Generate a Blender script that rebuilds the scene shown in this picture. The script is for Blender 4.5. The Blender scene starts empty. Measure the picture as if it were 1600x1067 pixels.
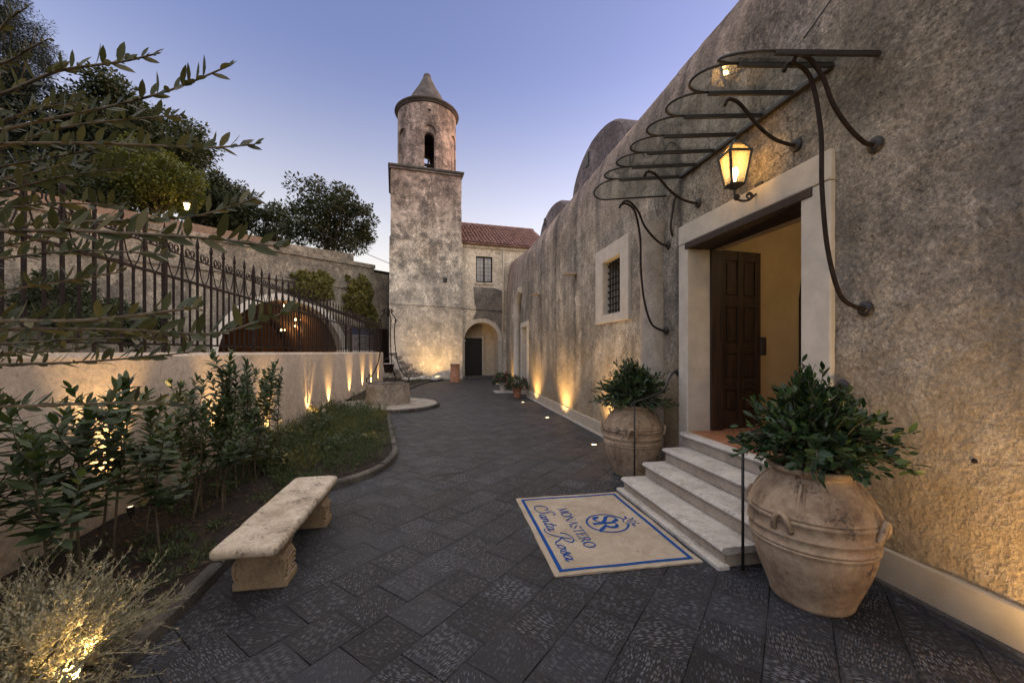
import bpy, bmesh, math, random
import numpy as np
from mathutils import Vector, Matrix, noise as mnoise
R = math.radians
rnd = random.Random(7)
scene = bpy.context.scene
COL = scene.collection

# ---------------------------------------------------------------- camera
F = 622.0                     # focal length in pixels of a 1600 px wide frame (14 mm)
CAMZ = 1.75
YAW = R(9.93)
SN, CS = math.sin(YAW), math.cos(YAW)
cam_d = bpy.data.cameras.new('camera')
cam = bpy.data.objects.new('camera', cam_d); COL.objects.link(cam)
cam.location = (0, 0, CAMZ); cam.rotation_euler = (R(90), 0, -YAW)
cam_d.lens = 14.0; cam_d.sensor_width = 36.0; cam_d.shift_y = 0.0103
cam_d.clip_start = 0.02; cam_d.clip_end = 3000
scene.camera = cam

# ---------------------------------------------------------------- world, sun, exposure
SUN_EL, SUN_AZ = 3.0, 75.0       # degrees; azimuth counted clockwise from +Y
world = bpy.data.worlds.new('World'); scene.world = world; world.use_nodes = True
wt = world.node_tree; wt.nodes.clear()
wo = wt.nodes.new('ShaderNodeOutputWorld'); wb = wt.nodes.new('ShaderNodeBackground')
sky = wt.nodes.new('ShaderNodeTexSky'); sky.sky_type = 'NISHITA'; sky.sun_disc = False
sky.sun_elevation = R(SUN_EL); sky.sun_rotation = R(SUN_AZ)
sky.air_density = 1.0; sky.dust_density = 1.0; sky.ozone_density = 1.5
wb.inputs['Strength'].default_value = 0.15
tint = wt.nodes.new('ShaderNodeMix'); tint.data_type = 'RGBA'; tint.blend_type = 'MULTIPLY'
tint.inputs[0].default_value = 1.0; tint.inputs[7].default_value = (0.97, 0.76, 1.05, 1)
wt.links.new(sky.outputs[0], tint.inputs[6]); 
# pale band of dusk haze that thickens towards the horizon all round
tc = wt.nodes.new('ShaderNodeTexCoord'); sx = wt.nodes.new('ShaderNodeSeparateXYZ'); wt.links.new(tc.outputs['Generated'], sx.inputs[0])
mr = wt.nodes.new('ShaderNodeMapRange'); mr.interpolation_type = 'SMOOTHSTEP'
mr.inputs[1].default_value = 0.60; mr.inputs[2].default_value = 0.15; wt.links.new(sx.outputs[2], mr.inputs[0])
hz = wt.nodes.new('ShaderNodeMix'); hz.data_type = 'RGBA'; hz.blend_type = 'ADD'
wt.links.new(mr.outputs[0], hz.inputs[0]); hz.inputs[7].default_value = (0.66, 0.54, 0.12, 1)
wt.links.new(tint.outputs[2], hz.inputs[6]); wt.links.new(hz.outputs[2], wb.inputs['Color'])
wt.links.new(wb.outputs[0], wo.inputs['Surface'])
sun_d = bpy.data.lights.new('sun', 'SUN'); sun_d.energy = 0.92; sun_d.angle = R(150); sun_d.color = (1.0, 0.84, 0.62)
sun = bpy.data.objects.new('sun', sun_d); COL.objects.link(sun)
sun.rotation_euler = (R(28), 0, R(180-SUN_AZ))     # the broad afterglow, high over the church roof
scene.view_settings.view_transform = 'Standard'; scene.view_settings.look = 'None'
scene.view_settings.gamma = 1.0; scene.view_settings.use_curve_mapping = False
scene.view_settings.exposure = 2.14
scene.cycles.max_bounces = 6; scene.cycles.diffuse_bounces = 3; scene.cycles.glossy_bounces = 3
scene.cycles.transmission_bounces = 4; scene.cycles.transparent_max_bounces = 12
scene.cycles.sample_clamp_indirect = 4.0; scene.cycles.caustics_reflective = False; scene.cycles.caustics_refractive = False

# ---------------------------------------------------------------- helpers: places
def ray(x, y):
    """world direction per metre of depth for a pixel of the photograph"""
    a = (x-800)/F
    return Vector((SN + CS*a, CS - SN*a, (550-y)/F))
def at(x, y, depth=None, X=None, Y=None, Z=None):
    r = ray(x, y)
    if depth is None:
        if X is not None: depth = X/r.x
        elif Y is not None: depth = Y/r.y
        else: depth = (Z-CAMZ)/r.z
    return Vector((0, 0, CAMZ)) + r*depth
def catmull(pts, n=8, closed=False):
    P = [Vector(p) for p in pts]; out = []
    m = len(P); rng = range(m if closed else m-1)
    for i in rng:
        if closed: p0, p1, p2, p3 = P[(i-1) % m], P[i], P[(i+1) % m], P[(i+2) % m]
        else: p0, p1, p2, p3 = P[max(i-1, 0)], P[i], P[i+1], P[min(i+2, m-1)]
        for k in range(n):
            t = k/n
            out.append(0.5*((2*p1)+(p2-p0)*t+(2*p0-5*p1+4*p2-p3)*t*t+(3*p1-p0-3*p2+p3)*t**3))
    if not closed: out.append(P[-1])
    return out

# ---------------------------------------------------------------- helpers: objects
BASE = {}
def wbase(o): return BASE.get(o.name, Vector((0, 0, 0))) if o else Vector((0, 0, 0))
def setp(o, label=None, cat=None, group=None, kind=None):
    if label: o['label'] = label
    if cat: o['category'] = cat
    if group: o['group'] = group
    if kind: o['kind'] = kind
    return o
def thing(name, loc, label, cat, group=None):
    o = bpy.data.objects.new(name, None); COL.objects.link(o)
    o.empty_display_size = .2
    o.location = loc; BASE[o.name] = Vector(loc)
    return setp(o, label, cat, group)
def link_mesh(name, me, parent=None, origin=None):
    """verts in world space minus origin; origin defaults to the parent's base"""
    o = bpy.data.objects.new(name, me); COL.objects.link(o)
    pb = wbase(parent)
    origin = pb if origin is None else Vector(origin)
    BASE[o.name] = Vector(origin)
    if parent: o.parent = parent
    o.location = origin - pb
    return o
def inst(name, me, parent, M):
    """an object sharing mesh data, world matrix M (parents carry no rotation)"""
    o = bpy.data.objects.new(name, me); COL.objects.link(o)
    if parent: o.parent = parent
    o.matrix_basis = Matrix.Translation(-wbase(parent)) @ M
    return o
class MB:
    def __init__(s): s.v = []; s.f = []; s.uv = None
    def add(s, vs, fs):
        b = len(s.v); s.v.extend([tuple(v) for v in vs]); s.f.extend([tuple(i+b for i in f) for f in fs]); return s
    def box(s, x0, x1, y0, y1, z0, z1, M=None):
        vs = [Vector((x, y, z)) for z in (z0, z1) for y in (y0, y1) for x in (x0, x1)]
        if M is not None: vs = [M @ v for v in vs]
        return s.add(vs, [(0,2,3,1),(4,5,7,6),(0,1,5,4),(2,6,7,3),(0,4,6,2),(1,3,7,5)])
    def bbox(s, x0, x1, y0, y1, z0, z1, b=.01, M=None, seg=2):
        bm = bmesh.new(); bmesh.ops.create_cube(bm, size=1)
        for v in bm.verts:
            v.co = Vector(((x0+x1)/2+v.co.x*(x1-x0), (y0+y1)/2+v.co.y*(y1-y0), (z0+z1)/2+v.co.z*(z1-z0)))
        bmesh.ops.bevel(bm, geom=bm.edges[:], offset=b, segments=seg, affect='EDGES', profile=.5)
        bm.verts.index_update()
        vs = [M @ v.co if M is not None else v.co.copy() for v in bm.verts]
        s.add(vs, [[v.index for v in f.verts] for f in bm.faces]); bm.free(); return s
    def tube(s, path, r, n=6, cap=True, closed=False):
        P = [Vector(p) for p in path]; m = len(P)
        rr = r if isinstance(r, (list, tuple)) else [r]*m
        up = Vector((0, 0, 1)); prev = None; rings = []
        for i in range(m):
            if closed: t = P[(i+1) % m]-P[(i-1) % m]
            else: t = P[min(i+1, m-1)]-P[max(i-1, 0)]
            if t.length < 1e-9: t = Vector((0, 0, 1))
            t.normalize()
            if prev is None:
                a = up if abs(t.z) < .9 else Vector((1, 0, 0))
                u = t.cross(a).normalized()
            else:
                u = prev - t*prev.dot(t)
                u = u.normalized() if u.length > 1e-6 else t.orthogonal().normalized()
            prev = u; w = t.cross(u)
            rings.append([P[i]+(u*math.cos(2*math.pi*k/n)+w*math.sin(2*math.pi*k/n))*rr[i] for k in range(n)])
        vs = [v for g in rings for v in g]; fs = []
        for i in range(m if closed else m-1):
            j = (i+1) % m
            for k in range(n):
                fs.append((i*n+k, i*n+(k+1) % n, j*n+(k+1) % n, j*n+k))
        if cap and not closed:
            fs.append(tuple(range(n))[::-1]); fs.append(tuple((m-1)*n+k for k in range(n)))
        return s.add(vs, fs)
    def lathe(s, prof, c=(0, 0, 0), n=24, cap=True, wob=None):
        c = Vector(c); vs = []; fs = []
        for j, (r, z) in enumerate(prof):
            for k in range(n):
                a = 2*math.pi*k/n; q = r*(wob(a, z) if wob else 1)
                vs.append(c+Vector((q*math.cos(a), q*math.sin(a), z)))
        for j in range(len(prof)-1):
            for k in range(n):
                fs.append((j*n+k, j*n+(k+1) % n, (j+1)*n+(k+1) % n, (j+1)*n+k))
        if cap:
            fs.append(tuple(range(n))[::-1]); fs.append(tuple((len(prof)-1)*n+k for k in range(n)))
        return s.add(vs, fs)
    def prism(s, poly, d0, d1, fn):
        """poly of (a,b) swept from d0 to d1; fn(a,b,d)->Vector"""
        n = len(poly)
        vs = [fn(a, b, d0) for a, b in poly]+[fn(a, b, d1) for a, b in poly]
        fs = [tuple(range(n))[::-1], tuple(range(n, 2*n))]+[(i, (i+1) % n, n+(i+1) % n, n+i) for i in range(n)]
        return s.add(vs, fs)
    def grid(s, rows):
        m, n = len(rows), len(rows[0])
        vs = [v for r in rows for v in r]
        fs = [(i*n+j, i*n+j+1, (i+1)*n+j+1, (i+1)*n+j) for i in range(m-1) for j in range(n-1)]
        return s.add(vs, fs)
    def mesh(s, name, mat, origin=(0, 0, 0), smooth=False, angle=None, fixn=True):
        o = Vector(origin)
        me = bpy.data.meshes.new(name)
        me.from_pydata([tuple(Vector(v)-o) for v in s.v], [], s.f)
        if fixn:
            bm = bmesh.new(); bm.from_mesh(me); bmesh.ops.recalc_face_normals(bm, faces=bm.faces); bm.to_mesh(me); bm.free()
        if mat: me.materials.append(mat)
        if smooth:
            me.polygons.foreach_set('use_smooth', [True]*len(me.polygons))
            if angle:
                try: me.set_sharp_from_angle(angle=R(angle))
                except Exception: pass
        me.update(); return me
    def build(s, name, mat, parent=None, origin=None, smooth=False, angle=None, fixn=True):
        org = wbase(parent) if origin is None else Vector(origin)
        return link_mesh(name, s.mesh(name, mat, org, smooth, angle, fixn), parent, org)
def boolean(o, cutters, op='DIFFERENCE'):
    for c in cutters:
        m = o.modifiers.new('b', 'BOOLEAN'); m.operation = op; m.solver = 'EXACT'; m.object = c
    dg = bpy.context.evaluated_depsgraph_get(); dg.update()
    me = bpy.data.meshes.new_from_object(o.evaluated_get(dg))
    o.modifiers.clear(); o.data = me
    for c in cutters: bpy.data.objects.remove(c)
    return o
def np_mesh(name, verts, faces, mat, smooth=False):
    """verts (n,3), faces (m,k) arrays"""
    me = bpy.data.meshes.new(name)
    n, m, k = len(verts), len(faces), faces.shape[1]
    me.vertices.add(n); me.vertices.foreach_set('co', np.ascontiguousarray(verts, dtype=np.float32).ravel())
    me.loops.add(m*k); me.loops.foreach_set('vertex_index', np.ascontiguousarray(faces, dtype=np.int32).ravel())
    me.polygons.add(m); me.polygons.foreach_set('loop_start', np.arange(0, m*k, k, dtype=np.int32))
    try: me.polygons.foreach_set('loop_total', np.full(m, k, dtype=np.int32))
    except Exception: pass
    if smooth: me.polygons.foreach_set('use_smooth', np.ones(m, dtype=bool))
    me.update(calc_edges=True); me.validate()
    if mat: me.materials.append(mat)
    return me

# ---------------------------------------------------------------- helpers: materials
class NT:
    def __init__(s, name):
        s.m = bpy.data.materials.new(name); s.m.use_nodes = True; s.t = s.m.node_tree; s.t.nodes.clear()
        s.out = s.t.nodes.new('ShaderNodeOutputMaterial')
    def n(s, typ, **kw):
        nd = s.t.nodes.new(typ)
        for k, v in kw.items(): setattr(nd, k, v)
        return nd
    def set(s, sock, v):
        if isinstance(v, bpy.types.NodeSocket): s.t.links.new(v, sock)
        elif v is not None:
            if sock.type == 'RGBA' and len(v) == 3: v = (*v, 1)
            sock.default_value = v
    def coord(s, kind='world', scale=None, jitter=False, rot=None):
        if kind == 'world': v = s.n('ShaderNodeNewGeometry').outputs['Position']
        elif kind == 'uv': v = s.n('ShaderNodeUVMap').outputs[0]
        else: v = s.n('ShaderNodeTexCoord').outputs['Object']
        if jitter:
            r = s.n('ShaderNodeObjectInfo').outputs['Random']
            c = s.n('ShaderNodeCombineXYZ')
            for i, k in enumerate((37.1, 91.7, 53.3)): s.set(c.inputs[i], s.math('MULTIPLY', r, k))
            a = s.n('ShaderNodeVectorMath', operation='ADD'); s.set(a.inputs[0], v); s.set(a.inputs[1], c.outputs[0]); v = a.outputs[0]
        if scale or rot:
            mp = s.n('ShaderNodeMapping'); s.set(mp.inputs['Vector'], v)
            if scale: mp.inputs['Scale'].default_value = scale
            if rot: mp.inputs['Rotation'].default_value = rot
            v = mp.outputs[0]
        return v
    def noise(s, v, scale, detail=4, rough=.55, dist=0):
        nd = s.n('ShaderNodeTexNoise'); s.set(nd.inputs['Vector'], v)
        nd.inputs['Scale'].default_value = scale; nd.inputs['Detail'].default_value = detail
        nd.inputs['Roughness'].default_value = rough; nd.inputs['Distortion'].default_value = dist
        return nd.outputs[0]
    def voro(s, v, scale, feature='F1', rand=1.0, out='Distance'):
        nd = s.n('ShaderNodeTexVoronoi', feature=feature); s.set(nd.inputs['Vector'], v)
        nd.inputs['Scale'].default_value = scale; nd.inputs['Randomness'].default_value = rand
        return nd.outputs[out]
    def ramp(s, fac, stops, interp='LINEAR'):
        nd = s.n('ShaderNodeValToRGB'); nd.color_ramp.interpolation = interp; e = nd.color_ramp.elements
        while len(e) < len(stops): e.new(.5)
        for i, (p, c) in enumerate(stops):
            e[i].position = p; e[i].color = (c, c, c, 1) if isinstance(c, (int, float)) else (*c, 1)
        s.set(nd.inputs[0], fac); return nd.outputs[0]
    def mix(s, fac, a, b, mode='MIX'):
        nd = s.n('ShaderNodeMix', data_type='RGBA', blend_type=mode)
        s.set(nd.inputs[0], fac); s.set(nd.inputs[6], a); s.set(nd.inputs[7], b); return nd.outputs[2]
    def math(s, op, a, b=None, clamp=False):
        nd = s.n('ShaderNodeMath', operation=op, use_clamp=clamp); s.set(nd.inputs[0], a)
        if b is not None: s.set(nd.inputs[1], b)
        return nd.outputs[0]
    def sep(s, v):
        nd = s.n('ShaderNodeSeparateXYZ'); s.set(nd.inputs[0], v); return nd.outputs
    def bump(s, h, strength=.5, dist=.02, normal=None):
        nd = s.n('ShaderNodeBump'); nd.inputs['Strength'].default_value = strength; nd.inputs['Distance'].default_value = dist
        s.set(nd.inputs['Height'], h)
        if normal is not None: s.set(nd.inputs['Normal'], normal)
        return nd.outputs[0]
    def principled(s, color, rough=.8, normal=None, metal=0, spec=.5, **kw):
        p = s.n('ShaderNodeBsdfPrincipled'); s.set(p.inputs['Base Color'], color); s.set(p.inputs['Roughness'], rough)
        p.inputs['Metallic'].default_value = metal; p.inputs['Specular IOR Level'].default_value = spec
        if normal is not None: s.set(p.inputs['Normal'], normal)
        for k, v in kw.items(): s.set(p.inputs[k.replace('_', ' ')], v)
        s.t.links.new(p.outputs[0], s.out.inputs['Surface']); return p
    def surf(s, sh): s.t.links.new(sh, s.out.inputs['Surface'])

def plaster(name, cols, stain, scale=1.0, stain_amt=.5, streak=.4, bump=.6, grain=60, top=None, low=None, blotch=None, speck=.8, crack=.7, runs=None, fields=None, gs=1.0, pits=None):
    """old rendered wall: cloudy patches, lichen blotches, rain streaks, pitted grain"""
    k = NT(name); p = k.coord('world')
    big = k.noise(p, .55*scale, 5, .6, .4); mid = k.noise(p, 2.6*scale, 6, .65, .3); fine = k.noise(p, 14*scale, 5, .7)
    f = k.math('ADD', k.math('MULTIPLY', big, .55), k.math('ADD', k.math('MULTIPLY', mid, .35), k.math('MULTIPLY', fine, .2)))
    c = k.ramp(f, [(.44, cols[0]), (.54, cols[1]), (.65, cols[2])])
    st = k.noise(k.coord('world', scale=(1.6, 1.6, .14)), 1.5*scale, 5, .65)
    c = k.mix(k.math('MULTIPLY', k.ramp(st, [(.48, 0), (.68, 1)]), streak), c, stain)
    lv = k.math('ADD', k.math('MULTIPLY', k.noise(p, 1.1*scale, 4, .6), .55), k.math('MULTIPLY', k.noise(p, 22*scale, 6, .75), .45))
    c = k.mix(k.math('MULTIPLY', k.ramp(lv, [(.47, 0), (.57, 1)]), stain_amt), c, stain)
    if blotch:
        bv = k.math('ADD', k.math('MULTIPLY', k.noise(p, .9*scale+.3, 3, .6), .6), k.math('MULTIPLY', k.noise(p, 9*scale, 5, .75), .4))
        c = k.mix(k.ramp(bv, [(.55, 0), (.61, .85)]), c, blotch)
    if fields:
        fa = k.noise(k.coord('world', scale=(1, 1, .55)), .38*scale, 6, .62, .6)
        c = k.mix(k.ramp(fa, [(.36, fields[0]), (.48, 0)]), c, k.mix(1.0, c, (.50, .49, .47), 'MULTIPLY'))
        fb = k.noise(k.coord('world', scale=(1, 1, .7)), .62*scale, 7, .66, .9)
        c = k.mix(k.ramp(fb, [(.54, 0), (.62, fields[1])]), c, k.mix(1.0, c, (1.55, 1.52, 1.46), 'MULTIPLY'))
    # coarse speckle, sandy grain plus relief shade put into the colour, and hairline cracks
    sp = k.math('ADD', k.math('ADD', k.math('MULTIPLY', k.noise(p, 13*scale*gs, 8, .82), .55), k.math('MULTIPLY', k.noise(p, 3.6*scale*gs, 7, .75), .25)), k.math('MULTIPLY', k.noise(p, 34*scale*gs, 4, .8), .20))
    lum = k.ramp(sp, [(.415, .15), (.465, .68), (.52, 1.08), (.585, 1.9)])
    zone = k.ramp(k.noise(p, .75*scale, 5, .65, .8), [(.38, speck*.62), (.58, speck)])
    c = k.mix(zone, c, k.mix(1.0, c, lum, 'MULTIPLY'))
    cw = k.n('ShaderNodeVectorMath', operation='MULTIPLY_ADD'); cn = k.n('ShaderNodeTexNoise'); k.set(cn.inputs['Vector'], p); cn.inputs['Scale'].default_value = 2.2; cn.inputs['Detail'].default_value = 5
    k.set(cw.inputs[0], cn.outputs[1]); cw.inputs[1].default_value = (.9, .9, .9); k.set(cw.inputs[2], p)
    cr = k.voro(cw.outputs[0], .85, 'DISTANCE_TO_EDGE')
    crm = k.math('MULTIPLY', k.ramp(cr, [(.0, 1), (.012, 0)]), k.ramp(k.noise(p, .7, 2, .5), [(.5, 0), (.58, 1)]))
    c = k.mix(k.math('MULTIPLY', crm, crack), c, (.02, .018, .015))
    if pits:     # small holes and chipped spots, gathered in drifts
        pv = k.voro(cw.outputs[0], pits)
        pm = k.math('MULTIPLY', k.ramp(pv, [(.10, 1), (.22, 0)]), k.ramp(k.noise(p, 1.7, 5, .7), [(.45, 0), (.56, 1)]))
        c = k.mix(k.math('MULTIPLY', pm, .85), c, (.03, .026, .021))
        pv2 = k.voro(p, pits*2.3)
        pm2 = k.math('MULTIPLY', k.ramp(pv2, [(.12, 1), (.26, 0)]), k.ramp(k.noise(p, 2.6, 5, .7), [(.48, 0), (.58, 1)]))
        c = k.mix(k.math('MULTIPLY', pm2, .7), c, (.04, .035, .028))
    if runs:     # dark rain runs: (y, half width)
        yy = k.sep(p)[1]
        for ry, rw_ in runs:
            off = k.math('ABSOLUTE', k.math('SUBTRACT', k.math('ADD', yy, k.math('MULTIPLY', k.math('SUBTRACT', k.noise(p, 1.4, 5, .7), .5), .5)), ry))
            mk = k.math('MULTIPLY', k.ramp(k.math('DIVIDE', off, rw_), [(.25, .85), (1.0, 0)]), k.ramp(k.noise(p, 6, 6, .75), [(.35, .2), (.6, 1)]))
            c = k.mix(mk, c, (.055, .052, .048))
    if top:      # (colour, z0, z1): a mauve tint multiplied into the colour, stronger up the wall
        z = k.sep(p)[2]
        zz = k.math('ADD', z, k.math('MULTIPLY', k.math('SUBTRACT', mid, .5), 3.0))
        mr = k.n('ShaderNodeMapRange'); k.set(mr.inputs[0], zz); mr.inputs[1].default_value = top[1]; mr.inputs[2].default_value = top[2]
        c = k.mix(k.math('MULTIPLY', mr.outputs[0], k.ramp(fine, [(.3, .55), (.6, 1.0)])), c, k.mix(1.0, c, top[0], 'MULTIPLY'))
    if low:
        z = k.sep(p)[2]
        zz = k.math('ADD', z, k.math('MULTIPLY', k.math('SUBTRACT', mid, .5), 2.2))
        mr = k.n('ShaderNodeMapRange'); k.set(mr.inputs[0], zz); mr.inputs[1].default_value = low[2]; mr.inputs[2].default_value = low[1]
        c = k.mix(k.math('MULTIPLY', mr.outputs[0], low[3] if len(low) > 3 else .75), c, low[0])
    g1 = k.noise(p, grain, 4, .7); g2 = k.noise(p, grain*.22, 5, .7); pit = k.voro(p, grain*.5)
    h = k.math('ADD', k.math('MULTIPLY', g1, .35), k.math('ADD', k.math('MULTIPLY', g2, 1.0), k.math('MULTIPLY', pit, .25)))
    c = k.mix(k.math('MULTIPLY', k.ramp(g1, [(.3, 1), (.48, 0)]), .45), c, (cols[0][0]*.35, cols[0][1]*.35, cols[0][2]*.35))  # relief shade painted over the grain hollows, along with their dirt
    k.principled(c, .92, k.bump(h, bump, .05), spec=.25)
    return k.m
def simple(name, c0, c1, rough=.6, scale=8, bump=.15, metal=0, spec=.5, kind='object', dist=.01, detail=4, jitter=False):
    k = NT(name); p = k.coord(kind, jitter=jitter)
    n = k.noise(p, scale, detail, .6)
    c = k.ramp(n, [(.35, c0), (.65, c1)])
    k.principled(c, rough, k.bump(k.noise(p, scale*4, 4, .65), bump, dist), metal, spec)
    return k.m
def leafmat(name, c0, c1, c2, trans=.25, rough=.4, scale=3):
    k = NT(name)
    rnd_ = k.n('ShaderNodeObjectInfo').outputs['Random']
    isl = k.n('ShaderNodeNewGeometry').outputs['Random Per Island']
    f = k.math('FRACT', k.math('ADD', rnd_, isl))
    c = k.ramp(f, [(0, c0), (.55, c1), (1, c2)])
    p = k.n('ShaderNodeBsdfPrincipled'); k.set(p.inputs['Base Color'], c); p.inputs['Roughness'].default_value = rough
    p.inputs['Specular IOR Level'].default_value = .4
    t = k.n('ShaderNodeBsdfTranslucent'); k.set(t.inputs[0], k.mix(.5, c, (c2[0]*1.3, c2[1]*1.2, c2[2]*.5)))
    mx = k.n('ShaderNodeMixShader'); mx.inputs[0].default_value = trans
    k.t.links.new(p.outputs[0], mx.inputs[1]); k.t.links.new(t.outputs[0], mx.inputs[2]); k.surf(mx.outputs[0])
    return k.m
def emit(name, col, strength):
    k = NT(name); e = k.n('ShaderNodeEmission'); k.set(e.inputs[0], col); e.inputs[1].default_value = strength
    k.surf(e.outputs[0]); return k.m

M = {}
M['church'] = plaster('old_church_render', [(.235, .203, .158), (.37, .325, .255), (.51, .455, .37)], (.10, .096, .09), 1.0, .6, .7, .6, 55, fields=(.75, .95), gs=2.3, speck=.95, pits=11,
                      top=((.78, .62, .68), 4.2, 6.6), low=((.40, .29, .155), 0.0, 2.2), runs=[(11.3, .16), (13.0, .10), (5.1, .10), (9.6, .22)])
M['vault'] = plaster('mauve_vault_render', [(.14, .115, .12), (.22, .182, .188), (.30, .255, .25)], (.085, .075, .078), 1.0, .6, .4, .7, 50, fields=(.6, .4))
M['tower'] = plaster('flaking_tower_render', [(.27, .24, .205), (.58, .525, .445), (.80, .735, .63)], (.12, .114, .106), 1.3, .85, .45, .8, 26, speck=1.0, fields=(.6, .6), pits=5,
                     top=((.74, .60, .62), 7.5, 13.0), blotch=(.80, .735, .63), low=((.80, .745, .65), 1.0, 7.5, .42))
M['house'] = plaster('cream_house_render', [(.50, .44, .35), (.66, .59, .485), (.76, .69, .575)], (.28, .255, .215), 1.0, .35, .25, .4, 30)
M['patch'] = plaster('grey_render_patch', [(.15, .135, .12), (.22, .20, .175), (.29, .26, .23)], (.10, .095, .09), 1.4, .6, .3, .5, 30)
M['cap'] = plaster('dark_cap_render', [(.075, .066, .066), (.13, .115, .115), (.19, .17, .165)], (.05, .046, .046), 1.2, .6, .4, .8, 40)
M['cream'] = simple('cream_limewash', (.46, .38, .27), (.55, .46, .34), .85, 3, .2, kind='world')
M['frame'] = simple('pale_stone_trim', (.44, .40, .33), (.54, .49, .41), .8, 5, .3, kind='world', detail=7)
M['gwall'] = plaster('smooth_beige_render', [(.50, .42, .335), (.58, .49, .395), (.64, .55, .45)], (.42, .34, .265), .8, .25, .35, .22, 22, speck=.22, crack=.25)
M['skirt'] = simple('smooth_cream_skirting', (.42, .35, .25), (.50, .43, .32), .75, 4, .15, kind='world', detail=7)
M['retain'] = plaster('retaining_wall_render', [(.14, .125, .105), (.25, .225, .185), (.36, .325, .265)], (.10, .095, .085), 1.0, .65, .5, .7, 25, blotch=(.40, .36, .29))
M['brick'] = simple('old_brick', (.15, .105, .078), (.22, .16, .122), .9, 6, .4, kind='world')
M['iron'] = simple('black_wrought_iron', (.012, .011, .011), (.028, .024, .022), .5, 30, .15, spec=.5)
M['rust_iron'] = simple('rusty_brown_iron', (.012, .008, .007), (.028, .018, .014), .75, 20, .3, spec=.2)
M['steel'] = simple('brushed_lamp_housing', (.10, .10, .10), (.16, .155, .15), .4, 30, .05, metal=.8)
def stone_mat(name, c0, c1, c2, dark, spots, bump=.5):
    k = NT(name); p = k.coord('world')
    a = k.noise(p, 3.5, 6, .65, .4); b = k.noise(p, 28, 6, .72)
    c = k.ramp(k.math('ADD', k.math('MULTIPLY', a, .6), k.math('MULTIPLY', b, .4)), [(.38, c0), (.5, c1), (.63, c2)])
    d = k.math('ADD', k.math('MULTIPLY', k.noise(p, 5, 4, .6), .5), k.math('MULTIPLY', k.noise(p, 40, 6, .75), .5))
    c = k.mix(k.math('MULTIPLY', k.ramp(d, [(.53, 0), (.60, 1)]), spots), c, dark)
    k.principled(c, .82, k.bump(k.math('ADD', k.noise(p, 45, 5, .7), k.math('MULTIPLY', k.noise(p, 9, 5, .65), 1.2)), bump, .02), spec=.3)
    return k.m
M['bench'] = stone_mat('lichened_bench_stone', (.30, .25, .19), (.46, .40, .32), (.58, .52, .44), (.09, .08, .07), .75)
M['pedestal'] = stone_mat('warm_pedestal_stone', (.20, .145, .095), (.29, .22, .145), (.38, .30, .205), (.12, .095, .07), .45)
M['step'] = stone_mat('worn_step_stone', (.34, .32, .285), (.48, .455, .41), (.58, .555, .50), (.22, .21, .185), .6, .5)
M['riser'] = stone_mat('riser_stone', (.26, .22, .17), (.35, .30, .235), (.43, .37, .30), (.2, .17, .13), .35, .35)
M['kerb'] = stone_mat('dark_kerb_stone', (.04, .038, .036), (.08, .075, .07), (.14, .13, .115), (.03, .03, .03), .4)
M['wellstone'] = stone_mat('weathered_well_stone', (.16, .14, .115), (.30, .26, .215), (.44, .39, .32), (.08, .075, .065), .7, .6)
M['wellslab'] = stone_mat('well_slab_stone', (.20, .185, .16), (.28, .26, .225), (.36, .335, .29), (.14, .13, .115), .3, .3)
M['rock'] = stone_mat('white_rock', (.34, .32, .29), (.5, .48, .44), (.62, .6, .56), (.2, .19, .17), .4, .6)
def terracotta(name):
    k = NT(name); p = k.coord('object', jitter=True)
    a = k.noise(p, 2.6, 6, .65, .5); b = k.noise(p, 20, 6, .7)
    c = k.ramp(k.math('ADD', k.math('MULTIPLY', a, .65), k.math('MULTIPLY', b, .35)), [(.36, (.15, .105, .068)), (.5, (.33, .245, .16)), (.64, (.50, .39, .27))])
    s = k.noise(k.coord('object', scale=(3.5, 3.5, .5), jitter=True), 2, 4, .6)
    c = k.mix(k.math('MULTIPLY', k.ramp(s, [(.5, 0), (.68, 1)]), .45), c, (.15, .095, .065))
    d = k.math('ADD', k.math('MULTIPLY', k.noise(p, 4.0, 3, .5), .55), k.math('MULTIPLY', k.noise(p, 34, 5, .75), .45))
    c = k.mix(k.ramp(d, [(.57, 0), (.62, .85)]), c, (.05, .042, .035))
    k.principled(c, .8, k.bump(k.math('ADD', k.noise(p, 60, 4, .7), k.math('MULTIPLY', k.noise(p, 9, 4, .6), 1.5)), .35, .012), spec=.3)
    return k.m
M['terracotta'] = terracotta('aged_terracotta')
M['terra_plain'] = simple('plain_terracotta', (.33, .15, .085), (.45, .23, .14), .8, 9, .25)
M['tile_floor'] = simple('terracotta_floor', (.28, .12, .06), (.38, .18, .095), .5, 6, .1, kind='world')
M['rooftile'] = simple('roof_tile_clay', (.13, .065, .055), (.30, .165, .14), .9, 2.2, .4, kind='world', detail=8)
def woodmat(name, c0, c1, rough=.55):
    k = NT(name); p = k.coord('object', scale=(14, 14, .9))
    n = k.noise(p, 1.6, 6, .65, 1.2); c = k.ramp(n, [(.32, c0), (.68, c1)])
    k.principled(c, rough, k.bump(n, .35, .01), spec=.4); return k.m
M['wood'] = woodmat('old_dark_door_wood', (.014, .008, .005), (.062, .034, .019))
M['beam'] = woodmat('blackened_beam_wood', (.016, .011, .008), (.05, .033, .024), .7)
M['black_door'] = simple('black_door_paint', (.006, .006, .007), (.012, .012, .012), .5, 6, .05)
M['ochre'] = simple('ochre_interior_limewash', (.50, .40, .24), (.60, .49, .31), .85, 2.5, .12, kind='world')
M['soil'] = simple('dark_reddish_soil', (.009, .006, .0045), (.028, .017, .012), .95, 14, .9, kind='world', dist=.04, detail=8)
M['earth'] = simple('ground_earth', (.05, .045, .035), (.09, .08, .06), .95, 4, .5, kind='world')
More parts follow.
